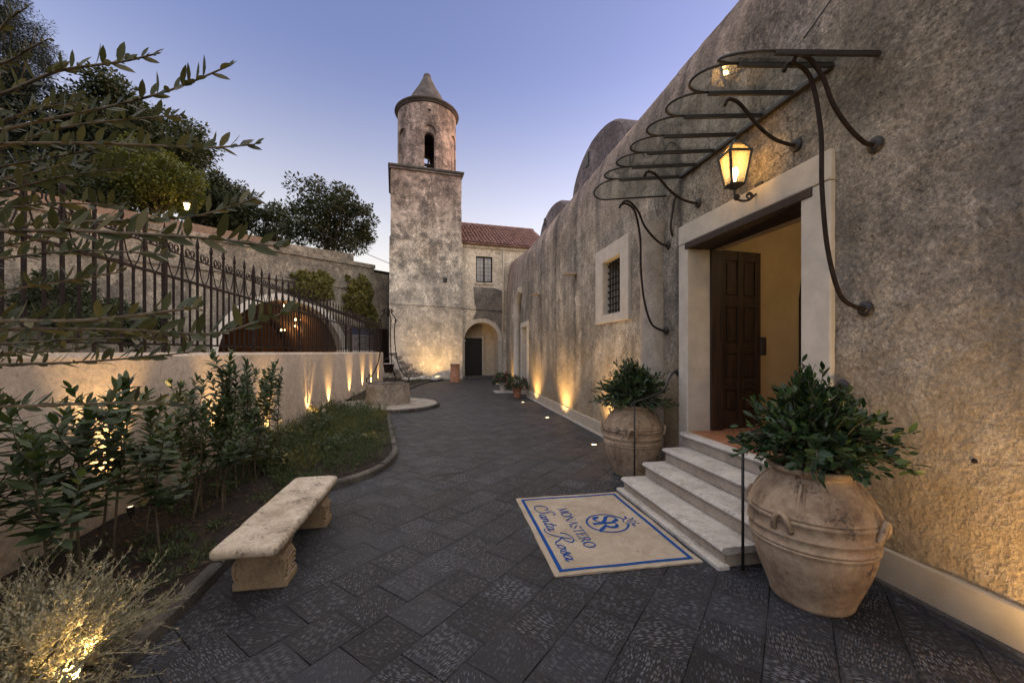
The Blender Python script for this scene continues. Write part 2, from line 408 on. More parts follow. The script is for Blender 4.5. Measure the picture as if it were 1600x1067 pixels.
M['asphalt'] = simple('grey_road', (.045, .044, .043), (.07, .068, .066), .9, 20, .3, kind='world')
M['mat'] = None
def basalt():
    """dark lava slabs, hand chiselled: rows of short pale tool marks inside a smoother margin"""
    k = NT('chiselled_basalt')
    uv = k.coord('uv', jitter=True)
    raw = k.coord('uv')
    w = k.noise(uv, 5, 3, .6)
    wv = k.n('ShaderNodeVectorMath', operation='MULTIPLY_ADD'); k.set(wv.inputs[0], k.n('ShaderNodeTexNoise').outputs[1])
    nd = wv.inputs[0].links[0].from_node; k.set(nd.inputs['Vector'], uv); nd.inputs['Scale'].default_value = 6; nd.inputs['Detail'].default_value = 3
    wv.inputs[1].default_value = (.05, .05, .05); k.set(wv.inputs[2], uv)
    mp = k.n('ShaderNodeMapping'); k.set(mp.inputs['Vector'], wv.outputs[0]); mp.inputs['Scale'].default_value = (22, 74, 1)
    d = k.voro(mp.outputs[0], 1.0, 'F1', .6)
    dash = k.ramp(d, [(.14, 1), (.48, 0)])
    patch = k.ramp(k.noise(uv, 5.0, 5, .7), [(.30, .1), (.50, 1)])
    tone_r = k.math('FRACT', k.math('MULTIPLY', k.math('ADD', k.n('ShaderNodeObjectInfo').outputs['Random'], k.n('ShaderNodeNewGeometry').outputs['Random Per Island']), 7.31))
    worn = k.ramp(k.noise(k.coord('world'), .9, 5, .65), [(.36, .45), (.58, 1)])
    su = k.n('ShaderNodeUVMap', uv_map='slab').outputs[0]; sxy = k.sep(su)
    edge = k.ramp(k.math('ADD', k.math('MAXIMUM', k.math('ABSOLUTE', sxy[0]), k.math('ABSOLUTE', sxy[1])), k.math('MULTIPLY', k.math('SUBTRACT', k.noise(uv, 9, 4, .65), .5), .14)), [(.115, 1), (.178, .12)])
    patch = k.math('MULTIPLY', patch, edge)
    dash = k.math('MULTIPLY', k.math('MULTIPLY', dash, patch), k.math('MULTIPLY', worn, k.ramp(tone_r, [(.05, .55), (.7, 1)])))
    geo = k.coord('world')
    big = k.noise(geo, .8, 4, .6); r = k.n('ShaderNodeObjectInfo').outputs['Random']
    isl = k.n('ShaderNodeNewGeometry').outputs['Random Per Island']
    tone = k.math('FRACT', k.math('ADD', r, isl))
    base = k.mix(tone, (.006, .0072, .0105), (.025, .029, .039))
    base = k.mix(k.ramp(big, [(.35, 0), (.7, .6)]), base, (.014, .0155, .0195))
    base = k.mix(k.math('MULTIPLY', k.ramp(k.noise(geo, 6, 6, .7), [(.48, 0), (.66, 1)]), .5), base, (.030, .0325, .039))
    c = k.mix(k.math('MULTIPLY', dash, 1.0), base, (.27, .295, .345))
    h = k.math('ADD', k.math('MULTIPLY', dash, 1.0), k.math('MULTIPLY', k.noise(uv, 70, 5, .7), .5))
    rough = k.ramp(k.noise(geo, 3, 4, .6), [(.3, .45), (.7, .72)])
    k.principled(c, rough, k.bump(h, 1.0, .018), spec=.36)
    return k.m
M['basalt'] = basalt()
def carpet():
    k = NT('beige_carpet_pile'); p = k.coord('world')
    a = k.noise(p, 3.2, 6, .65, .6); b = k.noise(p, 210, 3, .7)
    c = k.ramp(a, [(.36, (.40, .335, .255)), (.5, (.47, .405, .32)), (.66, (.53, .465, .375))])
    c = k.mix(k.math('MULTIPLY', k.ramp(b, [(.35, 1), (.55, 0)]), .45), c, (.22, .18, .13))
    d = k.math('ADD', k.math('MULTIPLY', k.noise(p, 6, 4, .6), .6), k.math('MULTIPLY', k.noise(p, 48, 5, .75), .4))
    c = k.mix(k.ramp(d, [(.56, 0), (.66, .5)]), c, (.17, .14, .10))
    k.principled(c, 1.0, k.bump(k.math('ADD', b, k.math('MULTIPLY', k.noise(p, 30, 4, .6), 1.2)), .9, .008), spec=.05); return k.m
M['matweave'] = carpet()
M['matblue'] = simple('blue_carpet_pile', (.010, .05, .20), (.018, .075, .27), 1.0, 60, .4, spec=.1, kind='world', dist=.004)
def glass(name, tint, gloss=.02):
    k = NT(name); lw = k.n('ShaderNodeLayerWeight'); lw.inputs[0].default_value = .5
    fr = k.n('ShaderNodeMath', operation='MULTIPLY_ADD'); k.t.links.new(k.math('POWER', lw.outputs['Facing'], 4.0), fr.inputs[0]); fr.inputs[1].default_value = .8; fr.inputs[2].default_value = .05
    t = k.n('ShaderNodeBsdfTransparent'); k.set(t.inputs[0], tint)
    g = k.n('ShaderNodeBsdfGlossy'); g.inputs['Roughness'].default_value = gloss
    m = k.n('ShaderNodeMixShader'); k.t.links.new(fr.outputs[0], m.inputs[0]); k.t.links.new(t.outputs[0], m.inputs[1]); k.t.links.new(g.outputs[0], m.inputs[2])
    k.surf(m.outputs[0]); return k.m
M['glass'] = glass('greenish_canopy_glass', (.93, .965, .95), .015)
M['winglass'] = simple('dull_window_glass', (.20, .21, .22), (.30, .31, .32), .15, 2, .02, spec=.8)
def frosted(name):
    k = NT(name); t = k.n('ShaderNodeBsdfTransparent'); k.set(t.inputs[0], (.95, .76, .48))
    tr = k.n('ShaderNodeBsdfTranslucent'); k.set(tr.inputs[0], (.26, .20, .115))
    m = k.n('ShaderNodeMixShader'); m.inputs[0].default_value = .5
    k.t.links.new(t.outputs[0], m.inputs[1]); k.t.links.new(tr.outputs[0], m.inputs[2]); k.surf(m.outputs[0]); return k.m
M['frosted'] = frosted('seeded_lantern_glass')
M['bulb'] = emit('glowing_bulb', (1, .78, .48), 9)
M['lens'] = emit('glowing_uplight_lens', (1, .72, .36), 3)
M['farlamp'] = emit('glowing_far_lamp', (1, .62, .25), 4)
M['sign_white'] = simple('sign_white', (.5, .5, .5), (.6, .6, .6), .5, 3, .02)
M['sign_blue'] = simple('sign_blue', (.03, .07, .2), (.04, .09, .24), .5, 3, .02)
M['sign_ink'] = simple('sign_ink', (.05, .05, .07), (.07, .07, .09), .5, 3, .02)
M['sign_red'] = simple('sign_red', (.35, .03, .03), (.4, .04, .04), .5, 3, .02)
M['arch'] = simple('pale_arch_plaster', (.56, .53, .47), (.66, .63, .57), .85, 3, .2, kind='world', detail=7)
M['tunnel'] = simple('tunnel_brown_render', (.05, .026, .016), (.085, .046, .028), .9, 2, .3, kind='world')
M['bark'] = simple('grey_brown_bark', (.05, .04, .03), (.11, .09, .07), .9, 25, .7)
M['twig'] = simple('green_brown_twig', (.07, .055, .035), (.12, .10, .07), .8, 30, .2)
M['olive_leaf'] = leafmat('grey_green_long_leaf', (.030, .042, .022), (.05, .068, .034), (.11, .10, .04), .25, .5)
M['laurel_leaf'] = leafmat('glossy_dark_leaf', (.010, .026, .012), (.022, .052, .020), (.065, .11, .03), .18, .36)
M['shrub_leaf'] = leafmat('matt_green_leaf', (.018, .036, .014), (.035, .062, .024), (.065, .10, .035), .25, .5)
M['rosemary'] = leafmat('herb_ground_leaf', (.028, .05, .018), (.05, .08, .028), (.09, .115, .045), .2, .6)
M['silver'] = leafmat('silver_grey_leaf', (.20, .20, .15), (.30, .29, .21), (.40, .38, .27), .2, .7)
M['tree_leaf'] = leafmat('tree_leaf_green', (.016, .028, .014), (.030, .045, .020), (.05, .065, .026), .2, .55)
M['lime_leaf'] = leafmat('yellow_green_leaf', (.045, .06, .012), (.075, .095, .018), (.12, .13, .028), .3, .5)
M['ivy_leaf'] = leafmat('olive_creeper_leaf', (.07, .075, .02), (.13, .13, .03), (.20, .17, .05), .2, .55)
M['pine_leaf'] = leafmat('conifer_needle', (.008, .016, .012), (.014, .026, .018), (.024, .04, .026), .1, .6)
M['petal'] = leafmat('pink_petal', (.45, .06, .12), (.55, .12, .2), (.6, .25, .3), .3, .5)
M['white_petal'] = leafmat('white_petal', (.6, .55, .5), (.7, .66, .6), (.75, .72, .66), .3, .5)
WARM = (1.0, .61, .24)

# ================================================================ GROUND
WX = 3.28
def wx(y):
    return WX if y < 16 else WX + (y-16)/(28.3-16)*(4.45-WX)
KERB = [(-3, -1.72), (3, -1.75), (4.5, -1.75), (5.2, -1.55), (5.65, -1.17), (6.15, -.88), (6.95, -.79), (8, -.95),
        (10.2, -1.3), (11.3, -1.45), (12, -1.65), (14.6, -1.55), (17, -1.7), (19.5, -1.5), (23, -.9), (25.9, -.1), (28, .6)]
def kx(y):
    return float(np.interp(y, [k[0] for k in KERB], [k[1] for k in KERB]))
g = MB()
g.add([(-900, -900, -.06), (900, -900, -.06), (900, 900, -.06), (-900, 900, -.06)], [(0, 1, 2, 3)])
setp(g.build('ground', M['earth']), kind='structure')
# mortar bed under the slabs
g = MB(); ys = np.linspace(-3, 28, 60)
g.grid([[(kx(y)-.25, y, -.012) for y in ys], [(wx(y)+.1, y, -.012) for y in ys]])
pav = setp(g.build('courtyard_paving', simple('dark_joint_sand', (.010, .0105, .012), (.022, .022, .024), .95, 40, .4, kind='world')), kind='structure')

def slab_geo(s, seed, rot):
    q = random.Random(seed); b = .0025; h = s/2
    j = lambda: q.uniform(-.003, .003)
    cor = [(-h+j(), -h+j()), (h+j(), -h+j()), (h+j(), h+j()), (-h+j(), h+j())]
    inn = [(x*(1-b/h), y*(1-b/h)) for x, y in cor]
    vs = [(x, y, -.03) for x, y in cor]+[(x, y, -.006) for x, y in cor]+[(x, y, 0) for x, y in inn]
    fs = [(8, 9, 10, 11)]
    for i in range(4):
        k = (i+1) % 4
        fs += [(i, k, 4+k, 4+i), (4+i, 4+k, 8+k, 8+i)]
    ca, sa = math.cos(rot), math.sin(rot)
    uv = [(x*ca-y*sa, x*sa+y*ca) for x, y, z in vs]
    return vs, fs, uv, [(x, y) for x, y, z in vs]
S = .345
slabs = []
c45 = math.cos(R(45))
for i in range(-75, 75):
    for j in range(-75, 75):
        u, v = i*S + (S*.5 if j % 2 else 0), j*S
        x, y = (u*c45 - v*c45)+.13, (u*c45 + v*c45)+.07
        if y < -1.2 or y > 27.5 or x < kx(y)-.22 or x > wx(y)+.18: continue
        if (x+1.7)**2+(y-13)**2 < 1.2**2: continue
        slabs.append((x, y))
def size_px(p):
    d = p[1]*CS + p[0]*SN; lat = p[0]*CS - p[1]*SN
    if d < .6 or abs(lat/d)*F > 880 or CAMZ/d*F > 600: return -1
    return 1/d
slabs.sort(key=size_px, reverse=True)
variants = []
for k in range(8):
    vs, fs, uv, raw = slab_geo(S-.001, k, R([0, 90, 45, 8, 84, -12, 135, 97][k]))
    me = bpy.data.meshes.new('slab'); me.from_pydata(vs, [], fs); me.materials.append(M['basalt'])
    ul = me.uv_layers.new(name='UVMap')
    u2 = me.uv_layers.new(name='slab')
    for lp in me.loops: ul.data[lp.index].uv = uv[lp.vertex_index]; u2.data[lp.index].uv = raw[lp.vertex_index]
    variants.append(me)
q = random.Random(3)
for x, y in slabs[:300]:
    mt = Matrix.Translation((x, y, q.uniform(-.0015, .0015))) @ Matrix.Rotation(R(45+q.uniform(-.4, .4)), 4, 'Z') @ Matrix.Rotation(R(q.uniform(-.15, .15)), 4, 'X') @ Matrix.Rotation(R(q.uniform(-.15, .15)), 4, 'Y')
    inst('slab', q.choice(variants), pav, mt)
vs, fs, uvs, raws = [], [], [], []
for n, (x, y) in enumerate(slabs[300:]):
    a, b, c, rw_ = slab_geo(S-.001, 100+n, R(q.choice([0, 90, 8, 84, 45])))
    mt = Matrix.Translation((x, y, q.uniform(-.003, .003))) @ Matrix.Rotation(R(45+q.uniform(-.5, .5)), 4, 'Z')
    o = len(vs); ox, oy = q.uniform(0, 50), q.uniform(0, 50)
    vs += [tuple(mt @ Vector(p)) for p in a]; fs += [tuple(i+o for i in f) for f in b]; uvs += [(p[0]+ox, p[1]+oy) for p in c]; raws += rw_
me = bpy.data.meshes.new('far_slab'); me.from_pydata(vs, [], fs); me.materials.append(M['basalt'])
ul = me.uv_layers.new(name='UVMap')
ul.data.foreach_set('uv', np.array([uvs[lp.vertex_index] for lp in me.loops], dtype=np.float32).ravel())
u2 = me.uv_layers.new(name='slab'); u2.data.foreach_set('uv', np.array([raws[lp.vertex_index] for lp in me.loops], dtype=np.float32).ravel())
setp(link_mesh('far_slab', me, pav), kind='stuff')
# four short drain slots cut into the paving
dr = thing('drain_slots', at(700, 742, Z=0), 'row of short dark drain slots in the basalt paving beside the curved kerb', 'drain')
b0 = at(700, 742, Z=0)
for k in range(6):
    mt = Matrix.Translation(b0+Vector((-.20+k*.08, .02*k, .003))) @ Matrix.Rotation(R(-38), 4, 'Z')
    MB().box(-.009, .009, -.07, .07, -.004, .0025, mt).build('slot', M['black_door'], dr)

# garden beds: soil sheet between the garden wall and the kerb
def soil(name, y0, y1, ny, lift):
    rows = []
    for y in np.linspace(y0, y1, ny):
        xr = kx(y)+.02; row = []
        for t in np.linspace(0, 1, 22):
            x = -3.25+(xr+3.25)*t
            z = lift*(1-.5*t)+.05+.035*mnoise.noise(Vector((x*3, y*3, 0)))+.02*mnoise.noise(Vector((x*9, y*9, 2)))
            if t == 1: z = .04
            row.append((x, y, z))
        rows.append(row)
    g = MB(); g.grid(rows)
    return setp(g.build(name, M['soil'], smooth=True), kind='structure')
soil('garden_bed', -2.5, 11.9, 110, .05)
soil('garden_bed', 14.2, 27.6, 60, .10)

# kerb: curved dark stones laid end to end
def kerb_run(pts, label, w=.10, h=.10):
    path = catmull([(x, y, 0) for y, x in pts], 14)
    L = [0]
    for a, b in zip(path, path[1:]): L.append(L[-1]+(b-a).length)
    base = path[len(path)//2].copy()
    t = thing('garden_kerb', base, label, 'kerb')
    pos = lambda s: Vector((np.interp(s, L, [p.x for p in path]), np.interp(s, L, [p.y for p in path]), 0))
    s = 0; qq = random.Random(5)
    while s < L[-1]-.1:
        e = min(s+qq.uniform(.62, .8), L[-1]); g = MB(); rings = []
        hh = h+qq.uniform(-.008, .008)
        for k in range(5):
            ss = s+.004+(e-s-.008)*k/4; p = pos(ss); tg = (pos(ss+.02)-pos(ss-.02)).normalized(); nn = Vector((tg.y, -tg.x, 0))
            rings.append([p+nn*a+Vector((0, 0, z)) for a, z in ((w/2, -.03), (w/2, hh-.02), (w/2-.02, hh), (-w/2+.015, hh), (-w/2, hh-.015), (-w/2, -.03))])
        vs = [v for r_ in rings for v in r_]; n = 6
        fs = [(i*n+k, i*n+(k+1) % n, (i+1)*n+(k+1) % n, (i+1)*n+k) for i in range(4) for k in range(n)]
        fs += [tuple(range(n))[::-1], tuple(4*n+k for k in range(n))]
        g.add(vs, fs); g.build('kerb_stone', M['kerb'], t, smooth=True, angle=40); s = e
    return t
kerb_run(KERB[:10], 'dark stone kerb curving round the planted bed behind the bench')
kerb_run([(14.45, -1.25), (15.5, -1.62), (17, -1.7), (19.5, -1.5), (23, -.9), (25.85, -.15)], 'dark stone kerb from the well slab to the bell tower')

# ================================================================ CHURCH BUILDING ON THE RIGHT
ch = thing('church_building', (WX, 6, 0), 'long rough grey-brown rendered building with tall open doorway and rounded vaults', 'building')
DY0, DY1, DZ0, DZ1 = 3.14, 4.85, .69, 3.15           # door opening
WY0, WY1, WZ0, WZ1 = 6.92, 7.74, 2.50, 3.57          # window opening
PY0, PY1, PZ1 = 15.15, 16.15, 2.75                   # far side door opening
TOPZ = 6.12
def topz(y): return TOPZ if y < 16 else TOPZ+(y-16)/(28.3-16)*2.05
def lines(a, b, step, keys):
    s = set(round(v, 4) for v in np.arange(a, b+1e-6, step)); s |= set(keys)
    L = sorted(s); out = [L[0]]
    for v in L[1:]:
        if v-out[-1] < step*.35:
            if v in keys: out[-1] = v if out[-1] not in keys else out[-1]; 
            if out[-1] != v and v in keys: out.append(v)
            continue
        out.append(v)
    return out
YL = lines(-4.0, .6, .11, set()) + lines(.64, 9.2, .035, {DY0, DY1, WY0, WY1}) + lines(9.3, 16.0, .09, {PY0, PY1}) + [float(v) for v in np.arange(16.4, 28.8, .4)]
ZL = lines(0.0, 5.0, .035, {DZ0, DZ1, WZ0, WZ1, PZ1})
nz_up = 12
def wall_pt(y, z, amp=1.0):
    x = wx(y)
    n = .020*mnoise.noise(Vector((y*.7, z*.7, 3)))+.014*mnoise.noise(Vector((y*2.3, z*2.3, 9)))+.008*mnoise.noise(Vector((y*6, z*6, 1)))
    f = mnoise.noise(Vector((y*11, z*11, 5)))*.5+mnoise.noise(Vector((y*23, z*23, 2)))*.32+mnoise.noise(Vector((y*5, z*6, 8)))*.4
    e = min(abs(y-DY0+.14), abs(y-DY1-.1)) if DZ0-.8 < z < 3.55 else 1
    return Vector((x-n*amp*.9-.006*f, y, z))
g = MB(); rows = []
for y in YL:
    row = []
    T = topz(y); s = (T-5.0)/(TOPZ-5.0) if y >= 16 else 1
    for z in ZL:
        near_open = any(abs(y-a) < .06 for a in (DY0, DY1, WY0, WY1)) and False
        row.append(wall_pt(y, z))
    for k in range(1, nz_up+1):       # the head of the wall rolls back to the roof
        t = k/nz_up
        zz = 5.0+(T-5.0)*math.sin(t*math.pi/2*.93)/math.sin(math.pi/2*.93)
        p = wall_pt(y, zz); p.x += .42*(1-math.cos(t*math.pi/2)); row.append(p)
    p = row[-1]; row.append(p+Vector((.5, 0, .10))); row.append(p+Vector((2.5, 0, .12))); row.append(p+Vector((4.5, 0, -.6)))
    rows.append(row)
n = len(rows[0]); flat = [v for r_ in rows for v in r_]; fs = []
def hole(y, z):
    return (DY0 < y < DY1 and DZ0-.7 < z < DZ1) or (WY0 < y < WY1 and WZ0 < z < WZ1) or (PY0 < y < PY1 and z < PZ1)
for i in range(len(rows)-1):
    for j in range(n-1):
        ym = (YL[i]+YL[i+1])/2; zm = (ZL[j]+ZL[j+1])/2 if j < len(ZL)-1 else 9
        if hole(ym, zm): continue
        fs.append((i*n+j, i*n+j+1, (i+1)*n+j+1, (i+1)*n+j))
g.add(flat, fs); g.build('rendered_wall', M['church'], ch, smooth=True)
# smooth skirting band along the foot of the wall, with a dark stone edge below it
def band(y0, y1, z0, z1, x_out, mat, name, step=.5):
    ys = np.linspace(y0, y1, max(2, int((y1-y0)/step)+1)); g = MB()
    g.grid([[(wx(y)+.05, y, z1) for y in ys], [(wx(y)-x_out+.006, y, z1-.001) for y in ys], [(wx(y)-x_out, y, z1-.008) for y in ys], [(wx(y)-x_out, y, z0) for y in ys]])
    return g.build(name, mat, ch)
band(-4, 2.84, .045, .285, .035, M['skirt'], 'skirting'); band(5.06, PY0-.22, .045, .285, .035, M['skirt'], 'skirting')
band(-4, 2.84, -.02, .045, .075, M['kerb'], 'skirting_edge'); band(5.06, PY0-.22, -.02, .045, .05, M['frame'], 'skirting_edge')
# vault ends above the wall
def lunette(cy, hw, hgt, slit):
    g = MB(); X0 = WX+.36; rowsA = []
    N = 26
    prof = [(cy+hw*math.cos(math.pi*k/N), 5.75 if k in (0, N) else 6.0+hgt*math.sin(math.pi*k/N)) for k in range(N+1)]
    for r_, x in ((.0, X0), (0, X0+.06), (0, X0+.5), (0, X0+2), (0, X0+4)):
        sh = 0.035 if x == X0 else 0
        rowsA.append([(x+.02*mnoise.noise(Vector((y*2, z*2, x))), cy+(y-cy)*(1-sh), z-sh) for y, z in prof])
    g.grid(rowsA)
    m = len(prof); b = len(g.v); cx = [(X0, cy, 5.75)]
    front = [(X0, cy+(y-cy)*(1-.035), z-.035) for y, z in prof]
    inner = [(X0-.01, cy+(y-cy)*.5, 5.75+(z-5.75)*.5) for y, z in prof]
    g.add(front+inner+cx, [(k, k+1, m+k+1, m+k) for k in range(m-1)]+[(m+k, m+k+1, 2*m) for k in range(m-1)])
    o = g.build('vault', M['vault'], ch, smooth=True, angle=50)
    sy, sz, sw, shh = slit
    MB().box(X0-.03, X0+.02, sy-sw, sy+sw, sz-shh, sz+shh).build('slit', M['black_door'], o)
lunette(9.15, 1.74, .98, (9.62, 6.62, .10, .16))
lunette(13.1, 1.62, .68, (13.9, 6.42, .08, .12))

# doorway: pale stone jambs and lintel, 3 cm proud of the render
fx = WX-.045
def jamb(y0, y1, z0, z1, x1=WX+.30, name='door_jamb', parent=ch, b=.012):
    return MB().bbox(fx, x1, y0, y1, z0, z1, b).build(name, M['frame'], parent)
df = MB().bbox(fx-.003, WX+.30, DY0-.29, DY1+.21, DZ1+.065, 3.475, .014).build('door_lintel', M['frame'], ch)
jamb(DY0-.285, DY0, 0.0, DZ1+.06); jamb(DY1, DY1+.205, .0, DZ1+.06)
MB().bbox(fx-.012, WX+.34, DY0-.12, DY1+.05, DZ1-.02, DZ1+.066, .008).build('lintel_beam', M['beam'], ch)
# wooden lining and door leaf, opened inwards
lin = MB().bbox(WX+.30, WX+.475, DY1-.02, DY1+.1, DZ0, DZ1-.02, .006)
lin.build('door_post', M['wood'], ch)
leafT = MB(); hy, hx = 4.90, 3.735; LW, LH = .72, 2.44
mt = Matrix.Translation((hx, hy-.01, DZ0+.02)) @ Matrix.Rotation(R(7), 4, 'Z')
door = MB().box(0, LW, 0, .035, 0, LH, mt).build('door_leaf', M['wood'], ch, origin=(hx, hy, DZ0))
for a0, a1 in ((0, .10), (.31, .41), (LW-.10, LW)):
    MB().bbox(a0+.001, a1, -.022, .002, 0, LH, .006, mt).build('stile', M['wood'], door)
rails = [(0, .22), (.52, .66), (1.02, 1.16), (1.66, 1.80), (LH-.14, LH)]
for z0, z1 in rails:
    for a0, a1 in ((.101, .309), (.411, LW-.101)):
        MB().bbox(a0, a1, -.018, .002, z0, z1, .005, mt).build('rail', M['wood'], door)
for (z0, z1) in zip([r_[1] for r_ in rails], [r_[0] for r_ in rails[1:]]):
    for a0, a1 in ((.125, .285), (.435, LW-.125)):
        MB().bbox(a0, a1, -.014, .003, z0+.03, z1-.03, .01, mt).build('panel', M['wood'], door)
hp = MB().lathe([(.02, -.13), (.075, -.13), (.085, -.1), (.085, .1), (.075, .13), (.02, .13)], (0, 0, 0), 14)
hp.v = [tuple(mt @ Vector((LW+.03+v[0]*.62, -.03+v[1]*.35, 1.12+v[2]))) for v in hp.v]
hp.build('door_closer', M['beam'], door, smooth=True, angle=40)
# vestibule behind the doorway
room = MB(); RX0, RX1, RY0, RY1 = WX+.46, 7.4, 1.9, 5.30
room.add([(RX0, RY0, .692), (RX1, RY0, .692), (RX1, RY1, .692), (RX0, RY1, .692)], [(0, 1, 2, 3)])
room.build('room_floor', M['tile_floor'], ch)
room = MB(); rows = []
for k in range(13):
    a = math.pi*k/12; x = (RX0+RX1)/2-(RX1-RX0)/2*math.cos(a); z = 3.2+1.0*math.sin(a)
    rows.append([(x, RY0, z), (x, RY1, z)])
room.grid(rows)
for yy in (RY0, RY1):
    pts = [(RX0, yy, .69), (RX1, yy, .69)]+[((RX0+RX1)/2-(RX1-RX0)/2*math.cos(math.pi*k/12), yy, 3.2+math.sin(math.pi*k/12)) for k in range(12, -1, -1)]
    room.add(pts, [tuple(range(len(pts)))])
room.add([(RX1, RY0, .69), (RX1, RY1, .69), (RX1, RY1, 3.2), (RX1, RY0, 3.2)], [(0, 1, 2, 3)])
room.add([(RX0, RY0, .69), (RX0, DY0-.06, .69), (RX0, DY0-.06, 3.2), (RX0, RY0, 3.2)], [(0, 1, 2, 3)])
room.add([(RX0, DY1+.09, .69), (RX0, RY1, .69), (RX0, RY1, 3.2), (RX0, DY1+.09, 3.2)], [(0, 1, 2, 3)])
room.build('room_wall', M['ochre'], ch, fixn=False)
for y0, y1 in ((DY0-.08, DY0-.001), (DY1+.002, DY1+.10)):
    MB().box(WX+.30, RX0+.02, y0, y1, .0, DZ1+.1).build('reveal', M['ochre'], ch)
MB().box(WX+.28, RX0+.05, DY0-.1, DY1+.1, DZ1+.0, DZ1+.3).build('reveal', M['ochre'], ch)
# arched opening in the vestibule's side wall
g = MB(); ar = [(5.45, .7), (5.45, 2.55)]+[(6.0-.55*math.cos(math.pi*k/10), 2.55+.75*math.sin(math.pi*k/10)) for k in range(1, 10)]+[(6.55, 2.55), (6.55, .7)]
g.tube([(x, RY1-.03, z) for x, z in ar], .035, 6); o = g.build('inner_arch_trim', M['wood'], ch)
MB().prism([(x, z) for x, z in ar], RY1-.03, RY1-.012, lambda a, b, d: Vector((a, d, b))).build('inner_arch_panel', simple('amber_inner_panel', (.30, .2, .09), (.36, .25, .12), .3, 3, .02), ch)
MB().bbox(5.62, 5.74, RY1-.10, RY1-.035, .7, 2.25, .01).build('inner_post', M['wood'], ch)

# window with deep reveal and a bar grille
win = thing('window_tmp', (WX, (WY0+WY1)/2, WZ0), '', '')
bpy.data.objects.remove(win)
wn = MB().bbox(fx, WX+.05, 6.58, WY0, 2.33, 3.86, .012).build('window', M['frame'], ch)
MB().bbox(fx, WX+.05, WY1, 8.12, 2.33, 3.86, .012).build('window_side', M['frame'], wn)
MB().bbox(fx+.002, WX+.05, WY0-.01, WY1+.01, WZ1, 3.858, .012).build('window_head', M['frame'], wn)
MB().bbox(fx+.002, WX+.05, WY0-.01, WY1+.01, 2.332, WZ0, .012).build('window_sill', M['frame'], wn)
for y0, y1, z0, z1 in ((WY0-.06, WY0-.001, WZ0, WZ1), (WY1+.001, WY1+.06, WZ0, WZ1), (WY0-.06, WY1+.06, WZ1+.001, WZ1+.06), (WY0-.06, WY1+.06, WZ0-.06, WZ0-.001)):
    MB().box(WX+.04, WX+.45, y0, y1, z0, z1).build('window_reveal', M['frame'], wn)
MB().box(WX+.40, WX+.43, WY0-.05, WY1+.05, WZ0-.05, WZ1+.05).build('window_pane', M['black_door'], wn)
bar = MB().tube([(0, 0, WZ0-.02), (0, 0, WZ1+.02)], .012, 6).mesh('grille_bar', M['rust_iron'])
for k in range(6): inst('grille_bar', bar, wn, Matrix.Translation((WX+.10, WY0+.07+k*(WY1-WY0-.14)/5, 0)))
hb = MB().tube([(0, WY0-.02, 0), (0, WY1+.02, 0)], .012, 6).mesh('grille_rail', M['rust_iron'])
knob = MB().lathe([(.0, -.02), (.018, -.012), (.022, 0), (.018, .012), (0, .02)], n=8).mesh('grille_knob', M['rust_iron'])
for k in range(8):
    z = WZ0+.08+k*(WZ1-WZ0-.16)/7
    inst('grille_rail', hb, wn, Matrix.Translation((WX+.085, 0, z)))
    for yy in (WY0+.07, WY1-.07): inst('grille_knob', knob, wn, Matrix.Translation((WX+.075, yy, z)))

# engaged column built into the wall between window and door
g = MB(); prof = [(.235, 0), (.235, .25), (.225, 1.0), (.215, 3.28), (.235, 3.32), (.235, 3.36), (.25, 3.42), (.29, 3.6), (.30, 3.72), (.0, 3.73)]
g.lathe(prof, (WX-.01, 5.74, 0), 28, wob=lambda a, z: 1+.03*mnoise.noise(Vector((a*1.5, z*3, 0))))
g.build('engaged_column', stone_mat('pale_column_stone', (.27, .235, .19), (.38, .335, .28), (.47, .42, .35), (.2, .18, .15), .35), ch, smooth=True, angle=50)
# stone water spouts, wall anchor and the hooked conduit
for x, y in ((900, 427), (843, 460)):
    p = at(x, y, X=WX)
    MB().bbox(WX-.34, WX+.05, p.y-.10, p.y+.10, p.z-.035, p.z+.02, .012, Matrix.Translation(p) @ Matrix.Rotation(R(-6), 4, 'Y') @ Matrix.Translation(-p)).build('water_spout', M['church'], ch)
MB().tube(catmull([(WX-.01, 5.12, 3.95), (WX-.05, 5.14, 3.9), (WX-.05, 5.2, 3.72), (WX-.05, 5.24, 3.55), (WX-.01, 5.26, 3.42)], 5), .018, 6).build('conduit', M['iron'], ch, smooth=True)
p = at(1522, 720, X=WX)
MB().lathe([(0, -.018), (.014, -.012), (.017, 0), (.012, .012), (0, .016)], p+Vector((.006, 0, 0)), 10).build('wall_stud', M['rust_iron'], ch, smooth=True)
# far side door in the same wall: plain surround with a carved half column and arch spring
for y0, y1, z1 in ((PY0-.2, PY0, 2.75), (PY1, PY1+.2, 2.75)):
    MB().bbox(WX-.06, WX+.3, y0, y1, 0, z1, .01).build('side_door_jamb', M['frame'], ch)
MB().bbox(WX-.062, WX+.3, PY0-.2, PY1+.2, 2.752, 2.95, .01).build('side_door_head', M['frame'], ch)
MB().box(WX+.28, WX+.32, PY0-.1, PY1+.1, 0, 2.8).build('side_door', M['cream'], ch)
cy = 17.35
MB().lathe([(.2, 0), (.2, .25), (.16, .3), (.15, 3.0), (.19, 3.08), (.2, 3.2), (.24, 3.3), (.24, 3.38), (0, 3.38)], (wx(cy)-.14, cy, 0), 18).build('portal_column', M['frame'], ch, smooth=True, angle=45)
g = MB(); g.tube([(wx(cy)-.14, cy-1.0+1.0*math.cos(a), 3.38+1.0*math.sin(a)) for a in np.linspace(0, 1.45, 10)], [.15]*10, 8)
g.build('portal_arch', M['frame'], ch, smooth=True, angle=45)

